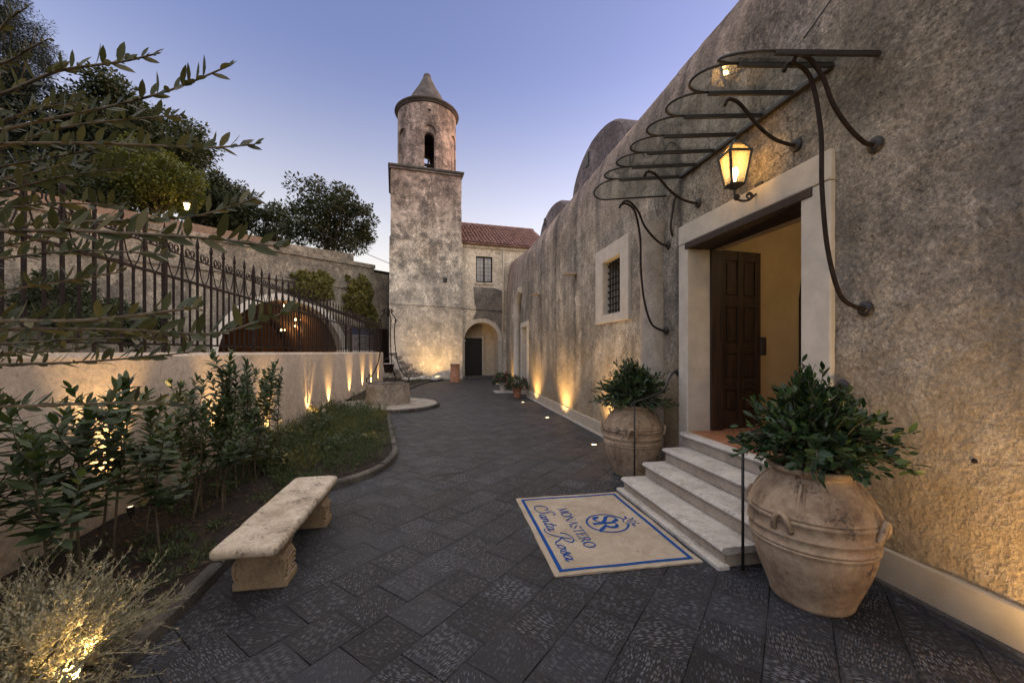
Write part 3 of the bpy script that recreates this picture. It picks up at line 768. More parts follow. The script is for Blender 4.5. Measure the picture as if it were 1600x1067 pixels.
# ================================================================ ENTRANCE STEPS
st = thing('entrance_steps', (2.7, 3.8, 0), 'four worn pale stone steps climbing to the open doorway', 'steps')
TX = [2.22, 2.51, 2.79, 3.09]; RZ = .172; SY0, SY1 = 2.87, 4.72
for k in range(4):
    z1 = RZ*(k+1); x1 = TX[k+1]+.12 if k < 3 else WX+.46
    y0, y1 = (SY0, SY1) if k < 3 else (DY0-.03, DY1+.04)
    y0, y1 = SY0+.03*k*.4, SY1+.0
    if k == 3: y0, y1 = SY0+.03, SY1+.10
    # tread with a bullnose front
    g = MB(); th = .06; nos = [(0, 0)]
    prof = [(x1, z1-th), (TX[k]+.03, z1-th), (TX[k]+.01, z1-th+.012), (TX[k], z1-th/2), (TX[k]+.006, z1-.014), (TX[k]+.028, z1), (x1, z1)]
    if k == 3:
        prof = [(WX-.05, z1-th)]+prof[1:-1]+[(WX-.05, z1)]
    yy = np.linspace(y0, y1, 14); rows = []
    for y in yy:
        rows.append([(x+(.006*mnoise.noise(Vector((y*4, z*9, k))) if 0 < i < len(prof)-1 else 0), y, z+(.004*mnoise.noise(Vector((y*3, x*5, k)))-.006*math.exp(-((y-3.8)/.5)**2) if i >= 4 else 0)) for i, (x, z) in enumerate(prof)])
    g.grid(rows); m_ = len(prof)
    g.add(rows[0], [tuple(range(m_))]); g.add(rows[-1], [tuple(range(m_))])
    tr = g.build('tread', M['step'], st, smooth=True, angle=40)
    MB().bbox(TX[k]+.035, (x1 if k < 3 else WX-.05)-.002, y0+.02, y1-.02, (RZ*k if k else 0)+.001, z1-th, .004).build('riser', M['riser'], st)
MB().box(WX-.055, WX+.47, DY0-.002, DY1+.002, .3, .688).build('threshold', M['tile_floor'], st)
MB().bbox(TX[0]-.045, TX[0]+.06, SY0-.02, SY1+.03, -.01, .035, .01).build('foot_course', M['step'], st)
MB().box(2.9, WX-.01, SY0+.06, SY0+.35, 0, RZ*4-.07).build('cheek', M['riser'], st)

# ================================================================ GLASS CANOPY
cp = thing('glass_canopy', (WX, 4.0, 4.1), 'overlapping glass canopy of round-ended panes in black iron frames above the doorway', 'canopy')
CY0, CY1, NP = 2.50, 5.42, 8
pw = (CY1-CY0)/NP
zin, zout, Xo = 4.20, 4.055, 2.08
def cz(x): return zin+(zout-zin)*(WX-x)/(WX-Xo)
for k in range(NP):
    y0, y1 = CY0+k*pw, CY0+(k+1)*pw; r_ = pw/2; cyy = (y0+y1)/2
    tilt = (lambda y: .17*(y1-y)/pw) if k == 0 else (lambda y: .14*(y-y0)/pw) if k == NP-1 else (lambda y: 0)      # the two end panes droop like a hip
    U = [(WX-.01, y1)]+[(Xo+r_*1.35-r_*1.35*math.sin(a), cyy+r_*math.cos(a)) for a in np.linspace(0, math.pi, 15)]+[(WX-.01, y0)]
    fr = MB().tube([(x, y, cz(x)-tilt(y)) for x, y in U], .012, 8).build('pane_frame', M['iron'], cp, smooth=True)
    bar_ = MB().bbox(Xo+.28, WX-.005, y0-.013, y0+.013, -.032, -.004, .003)
    bar_.v = [(x, y, z+cz(x)-tilt(y0)) for x, y, z in bar_.v]
    bar_.build('pane_bar', M['iron'], fr)
    n_ = len(U); top = [Vector((x, y, cz(x)-tilt(y)+.012)) for x, y in U]; bot = [v-Vector((0, 0, .008)) for v in top]
    g = MB(); g.add(top+bot, [tuple(range(n_)), tuple(range(2*n_-1, n_-1, -1))]+[(i, (i+1) % n_, n_+(i+1) % n_, n_+i) for i in range(n_)])
    g.build('pane', M['glass'], fr)
MB().bbox(WX-.05, WX+.01, CY0+pw, CY1-pw, zin-.045, zin-.005, .005).build('wall_rail', M['iron'], cp)
# S-shaped brackets with wall rosettes
def bracket(Y, prof, r=.016):
    pts = catmull([(x, Y, z) for x, z in prof], 7)
    br = MB().tube(pts, r, 8).build('bracket', M['rust_iron'], cp, smooth=True)
    x0, z0 = prof[0]
    g = MB(); g.lathe([(.0, -.03), (.03, -.03), (.035, -.02), (.055, -.012), (.062, 0), (.062, .006)], (0, 0, 0), 18)
    g.v = [(WX-.012+v[2]*.9, Y+v[0], z0+v[1]) for v in g.v]
    g.build('rosette', M['iron'], br, smooth=True, angle=35)
short = lambda z0: [(WX-.01, z0), (WX-.10, z0+.005), (WX-.24, z0+.10), (WX-.39, z0+.27), (WX-.48, z0+.46), (WX-.60, z0+.585), (WX-.70, z0+.60), (WX-.735, z0+.54)]
longb = lambda z0: [(WX-.01, z0), (WX-.10, z0+.01), (WX-.25, z0+.11), (WX-.36, z0+.46), (WX-.41, z0+.92), (WX-.42, z0+1.35), (WX-.50, z0+1.72), (WX-.61, z0+1.83), (WX-.71, z0+1.83), (WX-.745, z0+1.77)]
def shortc(z0): return [(WX-.01, z0), (WX-.10, z0), (WX-.26, z0+.04), (WX-.42, z0+.14), (WX-.54, z0+.26), (WX-.63, z0+.335), (WX-.72, z0+.35), (WX-.76, z0+.29)]
bracket(2.53, short(3.34)); bracket(2.60, longb(2.09)); bracket(3.22, shortc(3.69)); bracket(4.67, shortc(3.68))
bracket(5.37, short(3.32)); bracket(5.43, longb(2.07))
# thin tie rods from the canopy back to the wall above
for y, zt in ((2.62, 4.75), (5.2, 4.7)):
    MB().tube(catmull([(WX+.01, y, zt), (WX-.08, y, zt+.03), (WX-.2, y, zt-.12), (WX-.55, y, cz(WX-.55)+.02)], 5), .008, 6).build('tie_rod', M['iron'], cp, smooth=True)

# ================================================================ WALL LANTERN
LC = Vector((2.98, 3.66, 3.42))
wl = thing('wall_lantern', LC, 'lit black iron lantern with tapering glass panes on wall bracket above the doorway', 'lantern')
NB = 4; hb_, ht_ = .09, .155
bot = [LC+Vector((hb_*math.cos(a), hb_*math.sin(a), .05)) for a in np.arange(NB)*2*math.pi/NB+.62]
top = [LC+Vector((ht_*math.cos(a), ht_*math.sin(a), .37)) for a in np.arange(NB)*2*math.pi/NB+.62]
rf = [LC+Vector((.085*math.cos(a), .085*math.sin(a), .45)) for a in np.arange(NB)*2*math.pi/NB+.62]
for k in range(NB):
    j = (k+1) % NB
    MB().tube([bot[k], top[k], rf[k]], .013, 6).build('lantern_post', M['iron'], wl)
    c = (bot[k]+bot[j]+top[k]+top[j])/4
    g = MB(); pane = [bot[k], bot[j], top[j], top[k]]
    g.add([p+(c-p)*.02 for p in pane], [(0, 1, 2, 3)]); g.build('lantern_pane', M['frosted'], wl)
    g = MB(); g.add([top[k], top[j], rf[j], rf[k]], [(0, 1, 2, 3)]); g.build('roof_pane', M['frosted'], wl)
for ring, rr in ((bot, .014), (top, .014), (rf, .010)):
    MB().tube(ring, rr, 6, closed=True).build('lantern_ring', M['iron'], wl)
g = MB().lathe([(.0, .0), (.03, .01), (.09, .045), (.092, .052), (.0, .055)], LC, 12); g.build('lantern_base', M['iron'], wl)
g = MB().lathe([(.092, .445), (.06, .475), (.03, .49), (.018, .52), (.024, .535), (0, .555)], LC, 12); g.build('lantern_cap', M['iron'], wl)
MB().tube(catmull([LC+Vector((0, 0, .01)), LC+Vector((.0, 0, -.05)), LC+Vector((.06, 0, -.10)), LC+Vector((.16, 0, -.09)), LC+Vector((.24, 0, -.03)), LC+Vector((.30, 0, -.02))], 6), .012, 8).build('lantern_bracket', M['iron'], wl, smooth=True)
MB().tube([LC+Vector((.02+.035*math.cos(a)*(1-a/14), 0, -.075+.035*math.sin(a)*(1-a/14))) for a in np.linspace(0, 9, 24)], .009, 6).build('lantern_scroll', M['iron'], wl)
MB().tube([LC+Vector((.17+.04*math.cos(a)*(1-a/14), 0, -.045+.04*math.sin(a)*(1-a/14))) for a in np.linspace(0, 9, 24)], .009, 6).build('lantern_scroll', M['iron'], wl)
MB().bbox(WX-.03, WX-.004, LC.y-.05, LC.y+.05, LC.z-.12, LC.z+.10, .006).build('lantern_plate', M['iron'], wl)
MB().lathe([(0, .09), (.014, .10), (.016, .13), (.03, .16), (.034, .19), (.026, .225), (0, .24)], LC, 12).build('bulb', M['bulb'], wl, smooth=True)
def lamp(name, kind, loc, energy, col=WARM, parent=None, size=.03, spot=None, blend=.6, direc=None):
    ld = bpy.data.lights.new(name, kind); ld.energy = energy; ld.color = col
    ld.shadow_soft_size = size
    if kind == 'SPOT': ld.spot_size = R(spot); ld.spot_blend = blend
    o = bpy.data.objects.new(name, ld); COL.objects.link(o)
    if parent: o.parent = parent; o.location = Vector(loc)-wbase(parent)
    else: o.location = loc
    if direc is not None: o.rotation_euler = Vector(direc).to_track_quat('-Z', 'Y').to_euler()
    return o
lamp('lantern_light', 'POINT', LC+Vector((0, 0, .30)), 1.8, parent=wl, size=.03)
# vestibule ceiling lamp (out of sight behind the lintel)
vl = thing('ceiling_lamp', (5.0, 3.3, 3.4), 'small hanging lamp inside the vestibule behind the doorway', 'lamp')
MB().tube([(5.0, 3.3, 3.5), (5.0, 3.3, 4.1)], .008, 6).build('lamp_cord', M['iron'], vl)
MB().lathe([(.0, 0), (.07, .02), (.09, .08), (.05, .14), (0, .15)], (5.0, 3.3, 3.38), 14).build('lamp_globe', M['farlamp'], vl, smooth=True)
lamp('vestibule_light', 'POINT', (5.0, 3.3, 3.22), 2.6, (1, .76, .44), vl, .1)

# ================================================================ BELL TOWER AND HOUSE (own frame: a along the face, b back, z up)
TO = Vector((1.274, 26.17, 0)); TA = math.atan2(.114, .993)
TM = Matrix.Translation(TO) @ Matrix.Rotation(TA, 4, 'Z')
def T(a, b, z): return TM @ Vector((a, b, z))
TW = 4.48
tw = thing('bell_tower', T(-TW/2, TW/2, 0), 'tall weathered bell tower with square shaft, round belfry and pointed cap', 'tower')
def rough_box(a0, a1, b0, b1, z0, z1, step, amp, seed):
    """box faces as noisy grids"""
    g = MB()
    def pt(a, b, z):
        d = amp*mnoise.noise(Vector((a*1.1+seed, b*1.1, z*1.1)))+amp*.5*mnoise.noise(Vector((a*4, b*4+seed, z*4)))
        ca, cb = (a0+a1)/2, (b0+b1)/2
        return T(a+d*(1 if a > ca else -1), b+d*(1 if b > cb else -1), z)
    zs = np.linspace(z0, z1, max(2, int((z1-z0)/step)))
    per = [(a, b0) for a in np.linspace(a0, a1, int((a1-a0)/step))]+[(a1, b) for b in np.linspace(b0, b1, int((b1-b0)/step))[1:]]+[(a, b1) for a in np.linspace(a1, a0, int((a1-a0)/step))[1:]]+[(a0, b) for b in np.linspace(b1, b0, int((b1-b0)/step))[1:]]
    g.grid([[pt(a, b, z) for a, b in per] for z in zs]); return g
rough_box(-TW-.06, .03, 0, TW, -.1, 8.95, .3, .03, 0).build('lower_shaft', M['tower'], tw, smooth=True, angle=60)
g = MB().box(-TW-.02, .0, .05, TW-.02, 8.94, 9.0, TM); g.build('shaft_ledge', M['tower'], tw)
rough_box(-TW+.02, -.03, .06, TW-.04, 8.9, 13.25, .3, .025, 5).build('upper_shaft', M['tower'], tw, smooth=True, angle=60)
MB().bbox(-TW-.14, .13, -.12, TW+.1, 13.32, 13.46, .03, TM).build('cornice', M['kerb'], tw)
MB().bbox(-TW-.06, .05, -.04, TW+.02, 13.2, 13.322, .02, TM).build('cornice_moulding', M['vault'], tw)
# belfry drum with arched openings
DC = Vector((-2.06, 2.26)); DR = 1.98
g = MB(); zs = np.linspace(13.44, 18.0, 24)
g.lathe([(DR*(1-.01*(z-13.4)/4.6), z) for z in zs]+[(DR-.45, 18.0), (DR-.45, 13.44)], (0, 0, 0), 72, cap=False)
nn = len(zs)+2; n = 72; b = (nn-1)*n
g.f += [(b+k, b+(k+1) % n, (k+1) % n, k) for k in range(n)]
g.v = [tuple(T(DC.x+v[0], DC.y+v[1], v[2])) for v in g.v]
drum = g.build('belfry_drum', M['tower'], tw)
def archprism(w, z0, zs_, d0, d1, ang):
    pts = [(-w, z0), (w, z0)]+[(w*math.cos(t), zs_+w*math.sin(t)) for t in np.linspace(0, math.pi, 12)]
    c, s = math.cos(ang), math.sin(ang)
    g = MB(); g.prism(pts, d0, d1, lambda a, b_, d: T(DC.x+a*c+d*s, DC.y+a*s-d*c, b_))
    return g.build('cutter', None)
cut = []
for k in range(6):
    ang = R(60*k)
    cut.append(archprism(.42, 13.5, 16.0, DR-.13, DR+.4, ang))
    if k in (0, 3): cut.append(archprism(.32, 13.5, 15.66, .5, DR+.3, ang))
boolean(drum, cut)
if not drum.data.materials: drum.data.materials.append(M['tower'])
g = MB().box(-.3, .3, -.3, .3, 17.1, 17.5)
MB().lathe([(.08, 0), (.09, .015), (.09, -.015)], T(DC.x, DC.y-DR+.002, 17.35), 10).build('vent_hole', M['black_door'], tw)
MB().bbox(DC.x-.075, DC.x+.075, DC.y-DR-.004, DC.y-DR+.2, 17.27, 17.42, .03, TM).build('vent_hole', M['black_door'], tw)
def Tl(prof, n=48):
    g = MB().lathe(prof, (0, 0, 0), n); g.v = [tuple(T(DC.x+v[0], DC.y+v[1], v[2])) for v in g.v]; return g
Tl([(DR-.02, 17.86), (DR+.06, 17.9), (DR+.08, 17.97), (DR+.17, 18.02), (DR+.20, 18.08), (DR+.18, 18.14), (1.75, 18.3), (1.45, 18.62), (1.2, 18.98), (.96, 19.43), (.63, 19.95), (.36, 20.5), (.27, 20.72)]).build('cap', M['cap'], tw, smooth=True, angle=40)
Tl([(.25, 20.68), (.27, 20.76), (.22, 20.9), (.1, 20.98), (0, 21.0)], 16).build('finial', M['cap'], tw, smooth=True)
Tl([(DR-.46, 16.9), (0, 17.2)], 24).build('belfry_vault', M['vault'], tw)
# putlog hole on the lower shaft
MB().bbox(-1.24+.02, -.97, -.03, .2, 6.22, 6.55, .01, TM).build('putlog_hole', M['black_door'], tw)
# exposed rubble at the foot of the shaft
qq = random.Random(11)
for k in range(46):
    a = -TW+.15+qq.random()**1.3*1.75; z = .05+qq.random()*(1.75-(a+TW)*.75)
    if z < 0.05: continue
    g = MB(); w_, h_ = qq.uniform(.10, .24), qq.uniform(.07, .14)
    g.bbox(a-w_, a+w_, -.035+qq.uniform(-.01, .015), .08, z-h_/1.4, z+h_/1.4, .03, TM)
    g.build('rubble_stone', M['wellstone'] if k % 3 else M['patch'], tw)
# bell hung in the belfry
bc = T(DC.x, DC.y-.9, 13.95)
be = thing('bell', bc, 'dark bell hanging from a bar in the belfry opening of the tower', 'bell')
MB().lathe([(.26, 0), (.27, .03), (.19, .14), (.15, .32), (.12, .42), (.03, .46)], bc-Vector((0, 0, .25)), 18).build('bell_body', M['rust_iron'], be, smooth=True)
MB().box(DC.x-.6, DC.x+.6, DC.y-.95, DC.y-.85, 14.18, 14.34, TM).build('headstock', M['beam'], be)
MB().box(DC.x-.045, DC.x+.045, DC.y-.95, DC.y-.85, 14.3, 14.6, TM).build('bell_hanger', M['beam'], be)

hs = thing('tiled_house', T(2.5, 1.5, 0), 'cream two-storey house with clay tile roof and arched porch beside the bell tower', 'house')
HA1, HB0, EZ = 6.2, .28, 8.95
g = MB(); g.box(.02, HA1, HB0, HB0+5.5, -.1, EZ, TM); hw = g.build('house_wall', M['house'], hs)
AC, AR, AS = 1.37, 1.175, 2.55
pts = [(AC-AR, -.2), (AC+AR, -.2)]+[(AC+AR*math.cos(t), AS+AR*math.sin(t)) for t in np.linspace(0, math.pi, 20)]
cg = MB(); cg.prism(pts, HB0-.5, HB0+1.25, lambda a, b_, d: T(a, d, b_)); c1 = cg.build('cutter', None)
cg = MB(); cg.box(.98, 2.10, HB0-.5, HB0+.28, 6.4, 8.15, TM); c2 = cg.build('cutter', None)
boolean(hw, [c1, c2])
# porch lining, door, arch trim, pilasters
inn = [(AC-AR+.004, 0.0)]+[(AC-(AR-.004)*math.cos(t), AS+(AR-.004)*math.sin(t)) for t in np.linspace(0, math.pi, 20)]+[(AC+AR-.004, 0.0)]
g = MB(); g.grid([[T(a, HB0+.02, z) for a, z in inn], [T(a, HB0+1.24, z) for a, z in inn]])
pts2 = [T(a, HB0+1.24, z) for a, z in inn]; g.add(pts2, [tuple(range(len(pts2)))]); g.build('porch_wall', M['cream'], hs, fixn=False)
d0 = AC-AR+.16
dr_ = MB().bbox(d0, d0+1.28, HB0+1.12, HB0+1.2, .13, 2.72, .01, TM).build('front_door', M['black_door'], hs)
MB().lathe([(0, 0), (.03, .01), (.02, .04), (0, .05)], T(d0+1.15, HB0+1.10, 1.35), 8).build('door_knob', M['steel'], dr_)
for a0, a1, z0, z1 in ((d0-.12, d0, .12, 2.84), (d0+1.28, d0+1.40, .12, 2.84), (d0, d0+1.28, 2.72, 2.84)):
    MB().box(a0, a1, HB0+1.10, HB0+1.22, z0, z1, TM).build('door_surround', M['frame'], dr_)
MB().bbox(AC-AR-.1, AC+AR+.15, HB0-.35, HB0+1.24, -.05, .12, .015, TM).build('porch_step', M['kerb'], hs)
arc = [(AC-(AR+.13)*math.cos(t), AS+(AR+.13)*math.sin(t)) for t in np.linspace(0, math.pi, 24)]
g = MB(); rows = []
for t in np.linspace(0, math.pi, 24):
    c, s = -math.cos(t), math.sin(t)
    rows.append([T(AC+r_*c, b_, AS+r_*s) for r_, b_ in ((AR-.003, HB0+.1), (AR-.003, HB0-.05), (AR+.22, HB0-.06), (AR+.26, HB0-.02), (AR+.26, HB0+.05))])
g.grid(rows); g.build('arch_trim', M['frame'], hs, smooth=True, angle=40)
for a0, a1 in ((AC+AR-.02, AC+AR+.24), (AC-AR-.16, AC-AR+.02)):
    MB().bbox(a0, a1, HB0-.06, HB0+.1, 0, AS-.12, .01, TM).build('pilaster', M['frame'], hs)
    MB().bbox(a0-.05, a1+.05, HB0-.1, HB0+.12, AS-.12, AS+.0, .02, TM).build('pilaster_cap', M['frame'], hs)
# upper window
wn = MB().bbox(.98, 1.06, HB0+.08, HB0+.16, 6.4, 8.15, .005, TM).build('upper_window', M['beam'], hs)
for a0, a1, z0, z1 in ((2.02, 2.10, 6.4, 8.15), (1.06, 2.02, 6.4, 6.5), (1.06, 2.02, 8.05, 8.15), (1.48, 1.60, 6.5, 8.05)):
    MB().bbox(a0, a1, HB0+.085, HB0+.155, z0, z1, .005, TM).build('window_bar', M['beam'], wn)
for a0, a1 in ((1.06, 1.48), (1.60, 2.02)):
    MB().box(a0, a1, HB0+.11, HB0+.12, 6.5, 8.05, TM).build('window_pane', M['winglass'], wn)
    for z in np.linspace(6.5, 8.05, 7)[1:-1]:
        MB().box(a0, a1, HB0+.098, HB0+.125, z-.018, z+.018, TM).build('glazing_bar', M['frame'], wn)
    MB().box((a0+a1)/2-.018, (a0+a1)/2+.018, HB0+.096, HB0+.125, 6.5, 8.05, TM).build('glazing_bar', M['frame'], wn)
for k in range(5):
    MB().tube([T(1.0+k*.27, HB0+.03, 6.42), T(1.0+k*.27, HB0+.03, 8.13)], .012, 5).build('window_grille', M['iron'], wn)
MB().bbox(.9, 2.2, HB0-.06, HB0+.1, 6.26, 6.39, .02, TM).build('window_sill', M['house'], hs)
# rough grey render panel below the window and a raised smooth edge
g = MB(); poly = [(.72, 3.9), (1.0, 4.5), (.85, 5.2), (.80, 6.1), (2.3, 6.05), (2.75, 5.9), (2.8, 4.6), (2.75, 3.1), (2.3, 3.75), (1.6, 4.0), (1.2, 3.95)]
g.prism(poly, HB0-.012, HB0+.01, lambda a, b_, d: T(a, d, b_)); g.build('render_patch', M['patch'], hs)
MB().bbox(.0, HA1, HB0-.10, HB0+.05, EZ-.28, EZ-.05, .03, TM).build('eaves_moulding', M['house'], hs)
MB().tube([T(2.86, HB0-.05, 3.1), T(2.86, HB0-.05, EZ-.2)], .05, 8).build('downpipe', M['frame'], hs, smooth=True)
# tile roof: rows of half-round tiles running up the slope
roof = MB(); A0, A1 = -.05, HA1+.2; B0, B1 = HB0-.35, HB0+4.0; RZ0, RZ1 = EZ-.02, EZ+2.55
roof.add([T(A0, B0+.05, RZ0), T(A1, B0+.05, RZ0), T(A1, B1, RZ1-.05), T(A0, B1, RZ1-.05)], [(0, 1, 2, 3)])
ro = roof.build('roof', M['rooftile'], hs)
gp_ = [(HB0+.003, EZ-.04), (HB0+5.4, EZ-.04), (B1+.6, RZ1-.6), (B1, RZ1-.12), (B0+.22, RZ0-.02)]
MB().prism(gp_, .03, HA1, lambda a, b_, d: T(d, a, b_)).build('gable_wall', M['house'], hs)
MB().box(A0, A1, B0+.03, HB0+.06, RZ0-.05, RZ0-.005, TM).build('soffit', M['rooftile'], ro)
g = MB(); nt = 26; qq = random.Random(2)
for i in range(nt):
    a = A0+(A1-A0)*(i+.5)/nt; r_ = (A1-A0)/nt*.36
    for j in range(12):
        t0, t1 = j/12, (j+1.12)/12
        rows = []
        jx = qq.uniform(-.02, .02); jz = qq.uniform(0, .025)
        for t, sc in ((t0, 1.12), (t1, .88)):
            bb = B0+(B1-B0)*t; zz = RZ0+(RZ1-RZ0)*t+.05*(1.12-sc)*0+(.03 if sc > 1 else 0)+jz
            rows.append([T(a+jx+r_*sc*math.cos(u), bb, zz+r_*sc*.9*math.sin(u)) for u in np.linspace(0, math.pi, 6)])
        g.grid(rows)
tl = g.build('roof_tile', M['rooftile'], ro, smooth=True); setp(tl, kind='stuff')
g = MB()
for i in range(14):
    a = A0+(A1-A0)*i/14; rows = []
    for aa, sc in ((a, 1.0), (a+(A1-A0)/14*1.1, .85)):
        rows.append([T(aa, B1+.13*sc*math.cos(u), RZ1+.13*sc*math.sin(u)) for u in np.linspace(0, math.pi, 7)])
    g.grid(rows)
setp(g.build('ridge_tile', M['rooftile'], ro, smooth=True), kind='stuff')

# ================================================================ GARDEN WALL AND IRON FENCE
GX = -3.2
gw = thing('garden_wall', (GX-.15, 10, 0), 'smooth beige garden wall with warm light streaks under the iron fence', 'wall')
rows = []; ys = np.arange(-4, 22.8, .25)
g = MB()
def gp(y, z): return (GX+.012*mnoise.noise(Vector((y*.8, z*.8, 4)))+.006*mnoise.noise(Vector((y*3, z*3, 7))), y, z)
g.grid([[gp(y, z) for z in (-.1, .2, .45, .7, .95, 1.2, 1.45, 1.62, 1.70)] for y in ys])
g.grid([[gp(y, 1.70), (GX-.03, y, 1.745+.006*mnoise.noise(Vector((y*2, 0, 0)))), (GX-.28, y, 1.745), (GX-.30, y, 1.70), (GX-.30, y, 0)] for y in ys])
g.add([(GX-.3, 22.75, -.1), (GX, 22.75, -.1), (GX, 22.75, 1.72), (GX-.3, 22.75, 1.72)], [(0, 1, 2, 3)])
g.build('wall_body', M['gwall'], gw, smooth=True, angle=50)
# upper road behind the wall
g = MB(); g.add([(-60, -10, 1.35), (GX-.29, -10, 1.35), (GX-.29, 30, 1.35), (-60, 30, 1.35)], [(0, 1, 2, 3)])
setp(g.build('upper_road', M['asphalt']), kind='structure')
FXX = GX-.14
fe = thing('iron_fence', (FXX, 10, 1.745), 'tall wrought iron fence with scrolls and spear tips on the garden wall', 'fence')
FY0, FY1, FS = 2.2, 22.6, .166
nb = int((FY1-FY0)/FS)
m_bar = MB().box(-.010, .010, -.010, .010, 1.84, 2.70).mesh('bar', M['rust_iron'])
m_tall = MB().box(-.012, .012, -.012, .012, 1.745, 3.14).mesh('bar', M['rust_iron'])
m_post = MB().box(-.022, .022, -.022, .022, 1.74, 3.2).mesh('post', M['rust_iron'])
g = MB().lathe([(.010, 3.12), (.024, 3.135), (.012, 3.155), (.026, 3.20), (.016, 3.26), (0, 3.34)], n=8); m_sp = g.mesh('spear_tip', M['rust_iron'])
g = MB()       # pair of C scrolls sitting between two spear tips
for s in (-1, 1):
    g.tube([(0, s*.052+s*.046*math.cos(a)*(1-a/16), 3.07+.052*math.sin(a)*(1-a/16)) for a in np.linspace(-2.2, 6.5, 18)], .0075, 5)
m_scr = g.mesh('scroll', M['rust_iron'])
g = MB()       # narrow pointed loop rising from the rail to the tip
for s in (-1, 1):
    g.tube(catmull([(0, s*FS*.98, 2.69), (0, s*FS*.62, 2.76), (0, s*FS*.30, 2.90), (0, s*.012, 3.08)], 4), .0075, 5)
m_loop = g.mesh('pointed_loop', M['rust_iron'])
for k in range(nb+1):
    y = FY0+k*FS
    if k % 14 == 6:
        inst('post', m_post, fe, Matrix.Translation((FXX, y, 0)))
    elif k % 2 == 0: inst('bar', m_tall, fe, Matrix.Translation((FXX, y, 0)))
    else: inst('bar', m_bar, fe, Matrix.Translation((FXX, y, 0)))
    if k % 2 == 0:
        inst('spear_tip', m_sp, fe, Matrix.Translation((FXX, y, 0)))
        inst('pointed_loop', m_loop, fe, Matrix.Translation((FXX, y, 0)))
        if k < nb: inst('scroll', m_scr, fe, Matrix.Translation((FXX, y+FS, 0)))
for z0, z1, w in ((1.83, 1.855, .016), (2.675, 2.705, .016), (3.0, 3.015, .008)):
    MB().box(FXX-w, FXX+w, FY0-.1, FY1+.1, z0, z1).build('rail', M['rust_iron'], fe)

# ================================================================ RETAINING WALL WITH ARCHED GARAGE
RO = Vector((-4.58, 27.2, 0)); RD = Vector((-.7655, -.6436, 0)); RN = Vector((.6436, -.7655, 0))    # runs left, normal to the court
def RP(k, z, d=0): return RO+RD*k+RN*d+Vector((0, 0, z))
rw = thing('retaining_wall', RP(6, 1.35), 'high weathered retaining wall with a wide dark arch behind the iron fence', 'wall')
g = MB(); poly = [(-.2, 1.0), (26, 1.0), (26, 7.2), (-.2, 7.2)]
g.prism(poly, -.8, 0, lambda a, b_, d: RP(a, b_, d)); body = g.build('wall_face', M['retain'], rw)
AK, AW, AZ = 5.1, 3.2, 1.42
ap = [(AK-AW, .9), (AK+AW, .9)]+[(AK+AW*math.cos(t), AZ+AW*math.sin(t)) for t in np.linspace(0, math.pi, 30)]
cg = MB(); cg.prism(ap, -1.5, .6, lambda a, b_, d: RP(a, b_, d)); c1 = cg.build('cutter', None); boolean(body, [c1])
g = MB(); rows = []
for t in np.linspace(-.1, math.pi+.1, 34):
    c, s = math.cos(t), math.sin(t)
    rows.append([RP(AK+r_*c, AZ+r_*s, d) for r_, d in ((AW-.004, -.7), (AW-.004, .04), (AW+.34, .04), (AW+.36, -.01))])
g.grid(rows); g.build('arch_ring', M['arch'], rw, smooth=True, angle=40)
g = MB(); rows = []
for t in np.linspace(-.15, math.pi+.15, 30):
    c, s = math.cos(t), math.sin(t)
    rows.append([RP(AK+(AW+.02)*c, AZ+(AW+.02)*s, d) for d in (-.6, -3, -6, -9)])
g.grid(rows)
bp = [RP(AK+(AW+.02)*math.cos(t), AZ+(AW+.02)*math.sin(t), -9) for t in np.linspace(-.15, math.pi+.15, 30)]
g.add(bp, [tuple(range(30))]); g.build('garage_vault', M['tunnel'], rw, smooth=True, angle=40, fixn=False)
MB().prism([(-.25, 7.2), (26, 7.2), (26, 7.45), (-.25, 7.45)], -.85, .10, lambda a, b_, d: RP(a, b_, d)).build('coping', M['retain'], rw)
MB().prism([(-.2, 5.7), (26, 5.7), (26, 5.82), (-.2, 5.82)], -.1, .09, lambda a, b_, d: RP(a, b_, d)).build('string_course', M['retain'], rw)
g = MB(); g.prism([(.9, 7.4), (12, 7.4), (12, 7.62), (.9, 8.06)], -1.2, -.55, lambda a, b_, d: RP(a, b_, d)); g.build('upper_parapet', M['retain'], rw)
g = MB(); g.prism([(6.0, 7.4), (26, 7.4), (26, 8.0), (6.0, 7.95)], -1.19, -.42, lambda a, b_, d: RP(a, b_, d)); g.build('brick_parapet', M['brick'], rw)
lw = MB().prism([(-4.2, 1.0), (-.21, 1.0), (-.21, 7.0), (-4.2, 7.0)], -.9, -.06, lambda a, b_, d: RP(a, b_, d)).build('link_wall', M['retain'], rw)
MB().prism([(-1.5, 1.3), (-.35, 1.3), (-.35, 3.3), (-1.5, 3.3)], -.2, .0, lambda a, b_, d: RP(a, b_, d)).build('service_gate', M['rust_iron'], rw)
MB().tube([RP(.02, 1.3, .06), RP(.02, 5.6, .06)], .05, 6).build('drain_pipe', M['rust_iron'], rw)
# terrace ground behind the parapet
g = MB(); a, b, c, d = RP(-6, 7.3, -.6), RP(60, 7.3, -.6), RP(60, 9.5, -80), RP(-6, 9.5, -80)
g.add([a, b, c, d], [(0, 1, 2, 3)]); setp(g.build('terrace', M['earth']), kind='structure')
